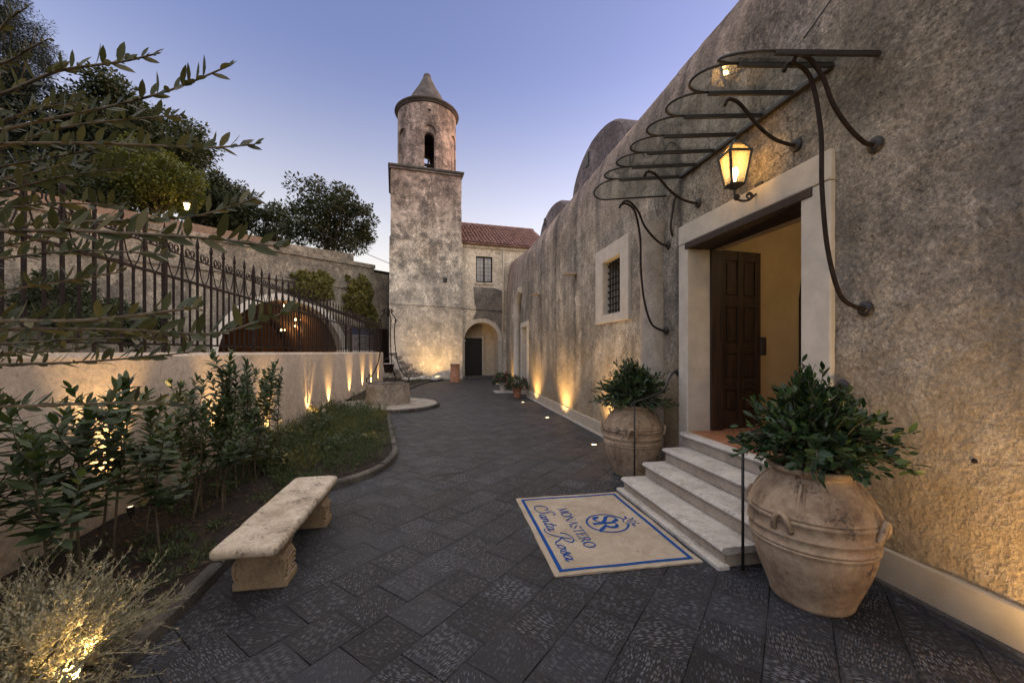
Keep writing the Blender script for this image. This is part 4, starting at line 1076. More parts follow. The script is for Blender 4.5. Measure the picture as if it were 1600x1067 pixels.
# lamps hanging in the arch
for i, (x, y, kk) in enumerate(((465, 500, -3.0), (463, 510, -5.0), (443, 516, -6.5), (446, 478, -1.2))):
    r = ray(x, y); n0 = RP(0, 0, kk); dd = (n0-Vector((0, 0, CAMZ))).dot(RN)/r.dot(RN); p = Vector((0, 0, CAMZ))+r*dd
    t = thing('garage_lamp', p, ['small warm lamp hanging highest of the cluster in the garage arch', 'small warm lamp hanging in the middle of the garage arch cluster', 'small warm lamp hanging lowest and deepest in the garage arch', 'pale lamp just under the crown of the garage arch'][i], 'lamp', 'lamps hanging in the garage arch')
    MB().tube([p+Vector((0, 0, .1)), p+Vector((0, 0, .6))], .01, 5).build('cord', M['iron'], t)
    for s in (-.12, .12):
        MB().lathe([(0, -.06), (.06, -.03), (.07, .03), (.03, .08), (0, .09)], p+RD*s, 10).build('lamp_globe', M['farlamp'], t, smooth=True)
    lamp('garage_light', 'POINT', p-Vector((0, 0, .2)), 10 if i < 3 else 2, (1, .5, .18), t, .1)
# notice board
nbk = thing('notice_board', RP(.55, 1.8, .05), 'notice board with blue header and lines of small print on the retaining wall', 'sign')
def nbq(a0, a1, z0, z1, d0, d1, name, mat, par): return MB().prism([(a0, z0), (a1, z0), (a1, z1), (a0, z1)], d0, d1, lambda a, b_, d: RP(a, b_, d)).build(name, mat, par)
pn = nbq(-.1, 1.35, 1.75, 3.25, .10, .13, 'panel', M['sign_white'], nbk)
nbq(-.1, 1.35, 2.86, 3.25, .131, .135, 'header', M['sign_blue'], nbk)
nbq(-.1, 1.35, 1.62, 1.74, .10, .135, 'footer', M['sign_blue'], nbk)
for r_ in range(2):
    for c_ in range(5):
        nbq(.02+c_*.2, .02+c_*.2+.13, 2.95+r_*.13, 3.0+r_*.13, .136, .138, 'print_line', M['sign_white'], pn)
for r_ in range(7):
    for c_ in range(3):
        w_ = [.3, .26, .33, .22, .31, .28, .2][(r_+c_) % 7]
        nbq(-.02+c_*.38, -.02+c_*.38+w_, 1.86+r_*.135, 1.905+r_*.135, .131, .134, 'print_line', M['sign_ink'], pn)
for z in (2.05, 2.55):
    g = MB().tube([RP(1.22+.085*math.cos(a), z+.085*math.sin(a), .134) for a in np.linspace(0, 2*math.pi, 18)[:-1]], .014, 5, closed=True); g.build('symbol_ring', M['sign_red'], pn)
for k in (-.14, 1.39): nbq(k-.03, k+.03, 1.4, 3.3, .05, .14, 'board_post', M['steel'], nbk)

# street lamp up on the terrace
r = ray(292, 322); dd = 23.0; p = Vector((0, 0, CAMZ))+r*dd
sl = thing('street_lamp', (p.x, p.y, 7.3), 'lit lantern on a slim pole above the brick parapet among trees', 'street lamp')
MB().tube([(p.x, p.y, 7.3), (p.x, p.y, p.z-.2)], [.07, .05], 8).build('pole', M['sign_white'], sl, smooth=True)
MB().lathe([(.08, -.22), (.16, .12), (.05, .2), (0, .22)], p, 6).build('lamp_head', M['farlamp'], sl)
MB().lathe([(.20, .13), (.06, .28), (0, .34)], p, 6).build('lamp_hat', M['iron'], sl)
lamp('street_light', 'POINT', p+RN*.0-Vector((0, 0, .45)), 34, (1, .58, .2), sl, .15)

# overhead cable
ca = thing('overhead_cable', at(310, 258, depth=24), 'thin black cable strung from the trees to the bell tower', 'cable')
p0, p1 = at(310, 258, depth=24), T(-TW-.05, 1.5, 7.55)
pts = [p0.lerp(p1, t)-Vector((0, 0, .35*math.sin(math.pi*t))) for t in np.linspace(0, 1, 14)]
MB().tube(pts, .018, 5).build('cable', M['black_door'], ca)
c2 = thing('wall_cable', T(-2, -.05, 4.3), 'thin dark cable fixed across the tower and house front above the arch', 'cable')
MB().tube([T(-TW, -.10, 4.72), T(-2, -.09, 4.66), T(.04, -.08, 4.62), T(.06, HB0-.03, 4.6), T(2.8, HB0-.03, 4.5)], .016, 5).build('cable', M['black_door'], c2)

# ================================================================ STONE BENCH
bn = thing('stone_bench', (-1.345, 3.82, 0), 'pale lichen-stained stone bench on two scrolled pedestals beside the shrubs', 'bench')
def rrect(hx, hy, r, n=7, m=26):
    out = []
    for cx_, cy_, a0 in ((hx-r, hy-r, 0), (-hx+r, hy-r, 90), (-hx+r, -hy+r, 180), (hx-r, -hy+r, 270)):
        out += [(cx_+r*math.cos(R(a0+90*k/n)), cy_+r*math.sin(R(a0+90*k/n))) for k in range(n+1)]
    res = []
    for i, p0 in enumerate(out):
        p1 = out[(i+1) % len(out)]; L0 = math.hypot(p1[0]-p0[0], p1[1]-p0[1]); k = max(1, int(L0/.06))
        res += [(p0[0]+(p1[0]-p0[0])*j/k, p0[1]+(p1[1]-p0[1])*j/k) for j in range(k)]
    return res
g = MB(); rings = []
outer = rrect(.22, .82, .035); th = .078; z0 = .328
lay = [(.05, 0), (.03, .0)]+[(.03-.03*math.sin(t), .03-.03*math.cos(t)) for t in np.linspace(.2, math.pi/2, 5)]+[(.036-.036*math.cos(t), th-.036+.036*math.sin(t)) for t in np.linspace(.0, math.pi/2, 8)]+[(.05, th), (.09, th), (.15, th), (.205, th)]
for ins, z in lay:
    sx_, sy_ = (.22-ins)/.22, (.82-ins)/.82; ring = []
    for x, y in outer:
        v = Vector((-1.345+x*sx_, 3.82+y*sy_, z0+z)); n_ = mnoise.noise(v*6)*.004+mnoise.noise(v*19)*.0022
        chip = max(0, mnoise.noise(v*11+Vector((3, 1, 0)))-.45)*.03 if .0 < ins < .04 else 0
        ring.append(v+Vector((-x*.02*chip*20, -y*.01*chip*20, n_-chip)))
    rings.append(ring)
nO = len(outer); vs = [v for r_ in rings for v in r_]
fs = [(i*nO+k, i*nO+(k+1) % nO, (i+1)*nO+(k+1) % nO, (i+1)*nO+k) for i in range(len(rings)-1) for k in range(nO)]
fs += [tuple(range(nO))[::-1], tuple((len(rings)-1)*nO+k for k in range(nO))]
g.add(vs, fs); g.build('seat_slab', M['bench'], bn, smooth=True, angle=60)
for yc in (3.32, 4.34):
    # side profile (across the bench): moulded foot, bulging scroll, neck
    half = [(.185, 0), (.185, .055), (.172, .066), (.150, .075), (.168, .11), (.176, .15), (.170, .19), (.150, .225), (.138, .24), (.152, .252), (.150, .268), (.163, .285), (.17, .328)]
    prof = half+[(-x, z) for x, z in reversed(half)]
    pd = MB().prism(prof, yc-.11, yc+.11, lambda a, b_, d: Vector((-1.325+a, d, b_))).build('pedestal', M['pedestal'], bn)
    bev = pd.modifiers.new('bevel', 'BEVEL'); bev.width = .008; bev.segments = 2; bev.limit_method = 'ANGLE'; bev.angle_limit = R(50)
    for s in (-1, 1):
        g = MB(); sp = [(-1.325+s*(.148+.030*math.cos(a)*(1-a/16)), yc, .155+.075*math.sin(a)*(1-a/16)) for a in np.linspace(-1.6, 7.5, 26)]
        g.tube([(x, yc-.115, z) for x, y, z in sp], .007, 6); g.build('scroll', M['pedestal'], pd)
        for kk, zz in enumerate((.10, .135, .17, .205)):       # carved leaf ribs on the outer face
            MB().tube(catmull([(-1.325+s*.172, yc-.085+kk*.004, zz-.02), (-1.325+s*.182, yc, zz+.012), (-1.325+s*.172, yc+.085, zz-.02)], 4), .011, 6).build('carved_rib', M['pedestal'], pd, smooth=True)

# ================================================================ DOOR MAT
MX0, MX1, MY0, MY1 = .86, 2.13, 2.98, 4.645
mat_ = thing('door_mat', ((MX0+MX1)/2, (MY0+MY1)/2, 0), 'beige carpet mat with blue border and lettering before the steps', 'mat')
def mh(x, y):
    e = min(x-MX0, MX1-x, y-MY0, MY1-y)
    return .0165+.0035*mnoise.noise(Vector((x*2.5, y*2.5, 0)))+.010*max(0, 1-e/.07)*max(0, mnoise.noise(Vector((x*1.9, y*1.9, 5))))
g = MB(); rows = []
for y in np.linspace(MY0, MY1, 60):
    rows.append([(x+.010*mnoise.noise(Vector((y*3, i, 0))), y+.009*mnoise.noise(Vector((i*.3, 5, y))), mh(x, y)-.0025) for i, x in enumerate(np.linspace(MX0, MX1, 48))])
g.grid(rows)
edge = rows[0]+[r_[-1] for r_ in rows[1:]]+rows[-1][::-1][1:]+[r_[0] for r_ in rows[::-1][1:-1]]
ne = len(edge); g.add(edge+[(x, y, .0035) for x, y, z in edge], [(i, (i+1) % ne, ne+(i+1) % ne, ne+i) for i in range(ne)])
g.build('carpet', M['matweave'], mat_, smooth=True, angle=40)
def mz(a, b):
    x, y = MX0+b, MY1-a
    return Vector((x, y, mh(x, y)+.0006))
MAT_W, MAT_H = MY1-MY0, MX1-MX0
def ribbon(g, pts, wf, ox=0, oy=0, s=1.0, slant=0):
    P = [Vector((p[0]+slant*p[1], p[1], 0)) for p in pts]; vs = []
    n_ = len(P)
    for i in range(n_):
        t = (P[min(i+1, n_-1)]-P[max(i-1, 0)])
        t = t.normalized() if t.length > 1e-9 else Vector((1, 0, 0))
        w = wf(t) if callable(wf) else wf
        nrm = Vector((-t.y, t.x, 0))
        for sg in (1, -1):
            q_ = P[i]+nrm*w*.5*sg; vs.append(mz(ox+q_.x*s, oy+q_.y*s))
    g.add(vs, [(2*i, 2*i+1, 2*i+3, 2*i+2) for i in range(n_-1)])
def seg(a, b, n=6): return [(a[0]+(b[0]-a[0])*k/n, a[1]+(b[1]-a[1])*k/n) for k in range(n+1)]
bw = .034
for a0, b0, a1, b1 in ((.05, .05+bw/2, MAT_W-.05, .05+bw/2), (.05, MAT_H-.05-bw/2, MAT_W-.05, MAT_H-.05-bw/2), (.05+bw/2, .05+bw, .05+bw/2, MAT_H-.05-bw), (MAT_W-.05-bw/2, .05+bw, MAT_W-.05-bw/2, MAT_H-.05-bw)):
    g = MB(); ribbon(g, seg((a0, b0), (a1, b1), 40), bw); g.build('border_stripe', M['matblue'], mat_, fixn=False)
TH, TK = .08, .19
con = lambda t: TH+(TK-TH)*abs(t.y)
def el(cx, cy, rx, ry, a0=0, a1=2*math.pi, n=22): return [(cx+rx*math.cos(a0+(a1-a0)*k/n), cy+ry*math.sin(a0+(a1-a0)*k/n)) for k in range(n+1)]
def ser(x, y, w=.16): return (seg((x-w, y), (x+w, y)), .05)
Scurve = [tuple(v[:2]) for v in catmull([(.62, .74, 0), (.5, .95, 0), (.28, .98, 0), (.1, .82, 0), (.16, .6, 0), (.42, .45, 0), (.6, .26, 0), (.48, .05, 0), (.24, .02, 0), (.06, .26, 0)], 5)]
Sw = lambda t: .06+.11*max(0, -t.x*t.y*1.6) if t.x*t.y < 0 else .06
GL = {
 'M': (1.1, [(seg((.12, 0), (.16, 1)), .06), (seg((.16, 1), (.52, .05)), .15), (seg((.52, .05), (.9, 1)), .06), (seg((.9, 1), (.96, 0)), .15), ser(.12, .02), ser(.96, .02), ser(.1, .98, .1), ser(.96, .98, .1)]),
 'O': (1.02, [(el(.5, .5, .44, .5), con)]),
 'N': (1.0, [(seg((.15, 0), (.15, 1)), .06), (seg((.13, 1), (.83, 0)), .15), (seg((.83, 0), (.83, 1)), .06), ser(.15, .02), ser(.83, .98), ser(.1, .98, .1)]),
 'A': (.98, [(seg((.1, 0), (.47, 1)), .06), (seg((.45, 1), (.84, 0)), .15), (seg((.24, .36), (.68, .36)), .05), ser(.1, .02, .13), ser(.84, .02, .15)]),
 'S': (.72, [(Scurve, Sw), (seg((.62, .98), (.62, .7)), .04), (seg((.06, .3), (.06, .02)), .04)]),
 'T': (.86, [(seg((.42, 0), (.42, .97)), .15), (seg((.04, .97), (.80, .97)), .06), (seg((.05, .99), (.05, .78)), .05), (seg((.79, .99), (.79, .78)), .05), ser(.42, .02, .18)]),
 'E': (.8, [(seg((.17, 0), (.17, 1)), .15), (seg((.04, .97), (.66, .97)), .06), (seg((.17, .52), (.55, .52)), .055), (seg((.04, .03), (.70, .03)), .06), (seg((.66, .99), (.66, .8)), .05), (seg((.70, .01), (.70, .22)), .05), (seg((.55, .62), (.55, .42)), .045)]),
 'R': (.95, [(seg((.17, 0), (.17, 1)), .15), (seg((.04, .97), (.36, .97)), .055)+(), (el(.36, .73, .27, .24, math.pi/2, -math.pi/2, 14), con), (seg((.17, .49), (.36, .49)), .05), (seg((.4, .49), (.86, .02)), .15), ser(.17, .02, .15), ser(.88, .02, .1)]),
}
CH = .105; total = sum(GL[c][0] for c in 'MONASTERO')
sp_ = (.90/CH-total)/8; cx_ = (MAT_W-.90)/2
for c in 'MONASTERO':
    adv, strokes = GL[c]; g = MB()
    for pts, w in strokes: ribbon(g, pts, w, cx_, .395, CH)
    g.build('lettering', M['matblue'], mat_, fixn=False); cx_ += (adv+sp_)*CH
cm = lambda pts: [tuple(v[:2]) for v in catmull([(x, y, 0) for x, y in pts], 7)]
scr = lambda t: .075+.10*max(0, abs(t.y)-.3)
SC = {
 'S': (1.15, [cm([(1.15, 1.45), (1.0, 1.75), (.65, 1.72), (.5, 1.4), (.68, 1.05), (.85, .6), (.62, .12), (.1, -.08), (-.42, .15), (-.6, .75), (-.35, 1.3), (.1, 1.3), (.2, .95)])]),
 'a': (.72, [cm([(.5, .52), (.28, .64), (.05, .38), (.08, .06), (.32, .06), (.52, .5)]), cm([(.54, .62), (.48, .15), (.6, .0), (.78, .2)])]),
 'n': (.82, [cm([(.0, .5), (.08, .6), (.06, .0)]), cm([(.06, .1), (.22, .5), (.42, .62), (.46, .3), (.48, .04), (.66, .04), (.82, .24)])]),
 't': (.52, [cm([(.3, 1.15), (.15, .5), (.1, .12), (.24, .0), (.5, .2)]), cm([(-.08, .70), (.2, .74), (.55, .72)])]),
 'R': (1.45, [cm([(.5, 1.62), (.38, 1.0), (.18, .35), (-.15, -.2), (-.6, -.38), (-.85, -.2)]), cm([(-.3, .95), (-.25, 1.4), (.15, 1.78), (.75, 1.78), (1.0, 1.4), (.75, 1.0), (.3, .82)]), cm([(.42, .82), (.8, .45), (1.1, .05), (1.42, -.05), (1.55, .12)])]),
 'o': (.66, [cm([(.34, .62), (.08, .42), (.06, .1), (.28, .0), (.48, .25), (.44, .55), (.3, .6), (.48, .45), (.72, .52)])]),
 's': (.55, [cm([(.0, .05), (.22, .4), (.34, .72), (.4, .4), (.46, .14), (.28, -.03), (.08, .06)])]),
 ' ': (.55, []),
}
hs_ = .115; word = 'Santa Rosa'; tot = sum(SC[c][0] for c in word)
s_ = 1.17/(tot+.3)
cx_ = (MAT_W-1.17)/2+.09
for c in word:
    adv, strokes = SC[c]
    if strokes:
        g = MB()
        for pts in strokes: ribbon(g, [(x, y*.70) for x, y in pts], scr, cx_, .155, s_, .25)
        g.build('script_lettering', M['matblue'], mat_, fixn=False)
    cx_ += adv*s_
EA, EB, ER = .825, .79, .205
em = MB(); ribbon(em, el(EA, EB, ER, ER, R(118), R(118+304), 48), .02)
emb = em.build('emblem_ring', M['matblue'], mat_, fixn=False)
g = MB()
for pts, w in GL['S'][1]: ribbon(g, pts, (lambda t, w=w: (w(t) if callable(w) else w)*1.25), EA-.17, EB-.10, .235)
g.build('emblem_letter', M['matblue'], emb, fixn=False)
g = MB()
for pts, w in GL['R'][1]: ribbon(g, [(x, y) for x, y in pts], (lambda t, w=w: (w(t) if callable(w) else w)*1.1), EA-.045, EB-.145, .235)
g.build('emblem_letter', M['matblue'], emb, fixn=False)
RCa, RCb = EA, EB+ER+.035
g = MB(); ribbon(g, [(RCa+.004*a*math.cos(a), RCb+.004*a*math.sin(a)) for a in np.linspace(1, 9, 30)], .008)
for k in range(6):
    a = k*math.pi/3+.3; ribbon(g, [(RCa+.056*math.cos(a+t)*(1+.12*math.cos(3*t)), RCb+.056*math.sin(a+t)*(1+.12*math.cos(3*t))) for t in np.linspace(-.42, .42, 8)], .012)
for s in (-1, 1):
    for aa in (.15, -.45):
        c, s2 = math.cos(aa), math.sin(aa)
        ribbon(g, [(RCa+s*(.065+.055*t)*c, RCb+(.065+.055*t)*s2-.01) for t in np.linspace(0, 1, 7)], .022)
    ribbon(g, [(RCa+s*(.05+.02*t), RCb+.055+.025*t) for t in np.linspace(0, 1, 4)], .014)
g.build('emblem_rose', M['matblue'], emb, fixn=False)

# ================================================================ TERRACOTTA JARS
def jar(cx, cy, label, rot, sc=1.0):
    b = Vector((cx, cy, 0)); t = thing('terracotta_jar', b, label, 'jar', 'terracotta jars flanking the steps')
    prof = [(.0, .0), (.255, .0), (.266, .02), (.272, .05), (.308, .14), (.345, .24), (.375, .34), (.392, .42)]
    def ridge(r_, z): return [(r_, z-.012), (r_+.007, z-.005), (r_+.007, z+.004), (r_+.001, z+.011)]
    for r_, z in ((.396, .455), (.400, .482), (.409, .555), (.408, .655), (.402, .685)): prof += ridge(r_, z)
    prof += [(.394, .72), (.376, .765), (.342, .82), (.302, .87), (.268, .905), (.252, .93), (.25, .945), (.268, .955), (.285, .972), (.287, .99), (.275, 1.0), (.245, .998), (.235, .97), (.235, .90), (.0, .89)]
    g = MB(); g.lathe([(r_*sc, z*sc) for r_, z in prof], b, 72, cap=False, wob=lambda a, z: 1+.008*mnoise.noise(Vector((math.cos(a)*2, math.sin(a)*2, z*3)))+.004*math.sin(a*2+rot))
    g.build('jar_body', M['terracotta'], t, smooth=True, angle=70)
    rad = lambda z: float(np.interp(z, [.3, .45, .58, .64, .70, .76, .82, .87, .93], [.36, .398, .412, .408, .396, .374, .342, .302, .252]))
    for k in range(4):
        a = rot+k*math.pi/2; d = Vector((math.cos(a), math.sin(a), 0)); tg = Vector((-d.y, d.x, 0))
        lp = [b+(d*(rad(z)+o_)+tg*w_)*sc+Vector((0, 0, z*sc)) for w_, z, o_ in ((-.055, .59, .0), (-.05, .64, .022), (-.03, .69, .038), (0, .71, .042), (.03, .69, .038), (.05, .64, .022), (.055, .59, .0))]
        MB().tube(catmull(lp, 4), .019*sc, 8).build('handle', M['terracotta'], t, smooth=True)
        for w_ in (-.035, .035):
            rb = [b+Vector((math.cos(a+w_*1.2+.25), math.sin(a+w_*1.2+.25), 0))*(rad(z)+.002)*sc+Vector((0, 0, z*sc)) for z in (.70, .74, .78, .82, .86, .905)]
            MB().tube(catmull(rb, 3), [.006]+[.010*sc]*(5*3-1)+[.006], 6).build('rib', M['terracotta'], t, smooth=True)
    MB().lathe([(0, .925*sc), (.236*sc, .915*sc)], b, 24, cap=False).build('soil_top', M['soil'], t)
    return t
J1 = Vector((2.61, 2.45, 0)); J2 = Vector((2.70, 5.36, 0))
jar(J1.x, J1.y, 'large terracotta jar with dark soot spots at the wall end of the steps', .35, .95)
jar(J2.x, J2.y, 'terracotta jar standing between the engaged column and the lowest step', 1.1)

# ================================================================ FOLIAGE TOOLS
def leaf_template(hi=True, fold=.18, curl=.14):
    if hi: rows = [(.22, .72), (.5, 1.0), (.78, .66)]
    else: rows = [(.45, 1.0)]
    vs = [(0, 0, 0)]; fs = []
    for t, w in rows:
        z = -curl*t*t
        vs += [(t, w*.5, z+fold*w*.5), (t, 0, z), (t, -w*.5, z+fold*w*.5)]
    vs.append((1, 0, -curl)); L_ = len(vs)-1
    fs += [(0, 2, 1), (0, 3, 2)]
    for k in range(len(rows)-1):
        a, b = 1+3*k, 4+3*k
        fs += [(a, a+1, b+1), (a, b+1, b), (a+1, a+2, b+2), (a+1, b+2, b+1)]
    a = 1+3*(len(rows)-1); fs += [(a, a+1, L_), (a+1, a+2, L_)]
    return np.array(vs, dtype=float), np.array(fs, dtype=int)
TPL = {True: leaf_template(True), False: leaf_template(False)}
def frame_np(D, U):
    D = D/np.maximum(np.linalg.norm(D, axis=1, keepdims=True), 1e-9)
    Y = np.cross(U, D); ln = np.linalg.norm(Y, axis=1, keepdims=True)
    alt = np.cross(np.tile([[.3, 1, .2]], (len(D), 1)), D)
    Y = np.where(ln < 1e-3, alt, Y); Y = Y/np.maximum(np.linalg.norm(Y, axis=1, keepdims=True), 1e-9)
    return D, Y, np.cross(D, Y)
def leaves_np(P, D, U, L, W, hi=False):
    """joined leaf mesh arrays; W = width as a fraction of length"""
    P, D, U, L = (np.asarray(v, dtype=float) for v in (P, D, U, L))
    Dx, Y, Zn = frame_np(D, U); V, Fc = TPL[hi]; n_, m_ = len(P), len(V)
    W = np.broadcast_to(np.asarray(W, dtype=float), (n_,))
    l = L[:, None, None]; w = (L*W)[:, None, None]
    vv = P[:, None, :]+Dx[:, None, :]*V[None, :, 0:1]*l+Y[:, None, :]*V[None, :, 1:2]*w+Zn[:, None, :]*V[None, :, 2:3]*w
    ff = Fc[None]+(np.arange(n_)*m_)[:, None, None]
    return vv.reshape(-1, 3), ff.reshape(-1, 3)
def unit_leaf(mat, ratio, name='leaf'):
    V, Fc = TPL[True]; v = V.copy(); v[:, 1] *= ratio; v[:, 2] *= ratio
    return np_mesh(name, v, Fc, mat, smooth=True)
class Foliage:
    def __init__(s): s.P = []; s.D = []; s.U = []; s.L = []
    def add(s, p, d, u, l): s.P.append(tuple(p)); s.D.append(tuple(d)); s.U.append(tuple(u)); s.L.append(l)
    def build(s, t, mat, ratio, n_ind=0, hi=False, name='foliage', leaf_mesh=None):
        P, D, U, L = np.array(s.P), np.array(s.D), np.array(s.U), np.array(s.L)
        dist = np.linalg.norm(P-np.array([0, 0, CAMZ]), axis=1)
        dep = P[:, 1]*CS+P[:, 0]*SN; lat = P[:, 0]*CS-P[:, 1]*SN
        vis = (dep > .2) & (np.abs(lat/np.maximum(dep, .01))*F < 830) & (np.abs((P[:, 2]-CAMZ)/np.maximum(dep, .01))*F < 570)
        order = np.argsort(-(L/dist)*vis); ind = order[:n_ind]; rest = order[n_ind:]
        ind = [i for i in ind if vis[i]]; 
        if n_ind: rest = np.array([i for i in order if i not in set(ind)], dtype=int)
        if len(ind):
            me = leaf_mesh or unit_leaf(mat, ratio)
            Dx, Y, Zn = frame_np(D, U)
            for i in ind:
                mt = Matrix(((Dx[i][0]*L[i], Y[i][0]*L[i], Zn[i][0]*L[i], P[i][0]), (Dx[i][1]*L[i], Y[i][1]*L[i], Zn[i][1]*L[i], P[i][1]), (Dx[i][2]*L[i], Y[i][2]*L[i], Zn[i][2]*L[i], P[i][2]), (0, 0, 0, 1)))
                inst('leaf', me, t, mt)
        if len(rest):
            vv, ff = leaves_np(P[rest], D[rest], U[rest], L[rest], ratio, hi)
            o = link_mesh(name, np_mesh(name, vv-np.array(wbase(t)), ff, mat, True), t)
            if n_ind or len(rest) > 40: o['kind'] = 'stuff'
            return o
def rv(q, s=1.0): return Vector((q.uniform(-s, s), q.uniform(-s, s), q.uniform(-s, s)))
def rdir(q):
    while True:
        v = rv(q)
        if .05 < v.length < 1: return v.normalized()

# ---------------------------------------------------------------- shrubs in the two jars
def jar_shrub(c, label, n_ind, seed, rx=.55, h=.60):
    q = random.Random(seed); t = thing('potted_shrub', c+Vector((0, 0, .92)), label, 'shrub', 'shrubs growing in the jars')
    fo = Foliage(); st_ = MB()
    for k in range(270):
        a = q.uniform(0, 2*math.pi); el_ = q.uniform(-.08, 1)**.75 if q.random() > .1 else -.1
        el_ = max(.10, abs(el_))
        rr = rx*q.uniform(.55, 1.08); hh = h*q.uniform(.6, 1.08)
        ca = math.cos(el_*math.pi/2)
        tip = c+Vector((math.cos(a)*rr*ca, math.sin(a)*rr*ca, .99+hh*math.sin(el_*math.pi/2)-.06*(1-el_)))
        if tip.x > WX-.05: tip.x = WX-.05-q.random()*.1
        if q.random() < .12: tip += (tip-c-Vector((0, 0, 1))).normalized()*.10
        b0 = c+Vector((math.cos(a)*.12*q.random(), math.sin(a)*.12*q.random(), .92))
        mid = b0.lerp(tip, .5)+Vector((0, 0, .10))
        path = catmull([b0, mid, tip], 5); st_.tube(path, [.007-.005*i/(len(path)-1) for i in range(len(path))], 4)
        nl = q.randint(9, 13)
        for j in range(nl):
            s = .36+.64*j/(nl-1); i = min(int(s*(len(path)-1)), len(path)-2); p = path[i].lerp(path[i+1], s*(len(path)-1)-i)
            tg = (path[min(i+1, len(path)-1)]-path[max(i-1, 0)]).normalized()
            sd = Vector((math.cos(j*2.4+k), math.sin(j*2.4+k), 0)); sd = (sd-tg*sd.dot(tg)); sd = sd.normalized() if sd.length > .01 else tg.orthogonal()
            th = R(75-45*s+q.uniform(-12, 12)); d = tg*math.cos(th)+sd*math.sin(th)+Vector((0, 0, .16))
            fo.add(p, d+rv(q, .22), tg+Vector((0, 0, .6))+rv(q, .55), q.uniform(.038, .100)*(1 if j < nl-2 else .7))
    for k in range(900):
        a = q.uniform(0, 2*math.pi); e_ = q.uniform(0, 1)**.8*math.pi/2; rr = q.uniform(.45, 1.0)
        p = c+Vector((math.cos(a)*math.cos(e_)*rx*rr, math.sin(a)*math.cos(e_)*rx*rr, .97+h*.95*math.sin(e_)*rr))
        if p.x > WX-.06: continue
        o_ = (p-c-Vector((0, 0, 1.0))).normalized()
        fo.add(p, o_+rv(q, .8), Vector((0, 0, 1))+rv(q, .6), q.uniform(.035, .095))
    st_.build('stem', M['twig'], t, smooth=True)
    fo.build(t, M['laurel_leaf'], .42, n_ind, hi=n_ind > 0)
    return t
jar_shrub(J1, 'bushy glossy dark green shrub in the soot-spotted jar, hiding the threshold corner', 300, 21, .52, .55)
jar_shrub(J2, 'rounded dark green shrub in the jar beside the engaged column', 0, 22, .58, .60)

# ---------------------------------------------------------------- handrails at the ends of the steps
def handrail(y, x0, label, wall_y):
    t = thing('iron_handrail', (x0, y, 0), label, 'handrail', 'handrails of the entrance steps')
    MB().tube([(x0, y, 0), (x0, y, 1.08)], .011, 8).build('post', M['iron'], t, smooth=True)
    MB().lathe([(.03, 0), (.03, .006), (.012, .012)], (x0, y, 0.001), 12).build('foot', M['iron'], t)
    MB().tube(catmull([(x0-.05, y, 1.02), (x0-.03, y, 1.07), (x0+.01, y, 1.09), ((x0+WX)/2, y, 1.22), (WX-.2, (y+wall_y)/2, 1.4), (WX-.06, wall_y, 1.47), (WX+.01, wall_y, 1.47)], 6), .013, 8).build('rail', M['iron'], t, smooth=True)
    g = MB(); g.lathe([(0, -.02), (.03, -.02), (.05, -.008), (.055, .004)], (0, 0, 0), 14); g.v = [(WX-.01+v[2], wall_y+v[0], 1.47+v[1]) for v in g.v]
    g.build('rosette', M['iron'], t, smooth=True, angle=35)
handrail(4.90, 2.50, 'thin black handrail post in front of the jar by the engaged column', 5.13)
handrail(2.81, 2.36, 'thin black handrail post beside the soot-spotted jar', 2.78)

# ================================================================ WELL
WC = Vector((-1.72, 13.3, 0))
ws = thing('well_platform', WC, 'low round stone platform under the well', 'platform')
g = MB(); g.lathe([(1.56, -.02), (1.56, .085), (1.535, .11), (1.50, .115), (0, .12)], WC, 64, cap=False); g.build('platform_top', M['wellslab'], ws, smooth=True, angle=40)
for k in range(20):
    a0, a1 = 2*math.pi*k/20+.006, 2*math.pi*(k+1)/20-.006; g = MB(); rows = []
    for a in np.linspace(a0, a1, 5): rows.append([WC+Vector((r_*math.cos(a), r_*math.sin(a), z)) for r_, z in ((1.57, -.02), (1.64, -.02), (1.64, .085), (1.62, .105), (1.57, .108))])
    g.grid(rows); g.build('edge_stone', M['kerb'], ws, smooth=True, angle=40)
we = thing('stone_well', WC+Vector((0, 0, .12)), 'round weathered stone well with curved iron arms', 'well')
g = MB(); g.lathe([(.70, .115), (.68, .3), (.665, .72), (.66, .745), (.60, .75), (.55, .745), (.53, .70), (.52, .14)], WC, 56, cap=False, wob=lambda a, z: 1+.02*mnoise.noise(Vector((math.cos(a)*3, math.sin(a)*3, z*4))))
g.build('wellhead', M['wellstone'], we, smooth=True, angle=50)
MB().lathe([(0, .15), (.53, .15)], WC, 24, cap=False).build('well_shaft', M['black_door'], we)
MB().tube([WC+Vector((.60*math.cos(a), .60*math.sin(a), .76)) for a in np.linspace(0, 2*math.pi, 40)[:-1]], .014, 6, closed=True).build('rim_band', M['iron'], we, smooth=True)
for k, a in enumerate((R(176), R(-4), R(75))):
    d = Vector((math.cos(a), math.sin(a), 0))
    prof = [(.52, .78), (.60, .76), (.665, .80), (.66, .90), (.56, .97), (.44, 1.10), (.30, 1.45), (.23, 1.9), (.20, 2.4), (.235, 2.78), (.17, 2.92), (.10, 3.02), (.12, 3.1), (.06, 3.14)]
    arm = MB().tube(catmull([WC+d*r_+Vector((0, 0, z)) for r_, z in prof], 5), .017, 6).build('iron_arm', M['rust_iron'], we, smooth=True)
    for zz, rr in ((2.75, .05), (1.0, .06), (3.05, .05)):
        r0 = float(np.interp(zz, [z for _, z in prof], [r_ for r_, _ in prof]))
        MB().tube([WC+d*(r0+.02+rr*math.cos(u)*(1-u/13))+Vector((0, 0, zz+rr*math.sin(u)*(1-u/13))) for u in np.linspace(0, 8, 20)], .010, 5).build('scroll', M['rust_iron'], arm)
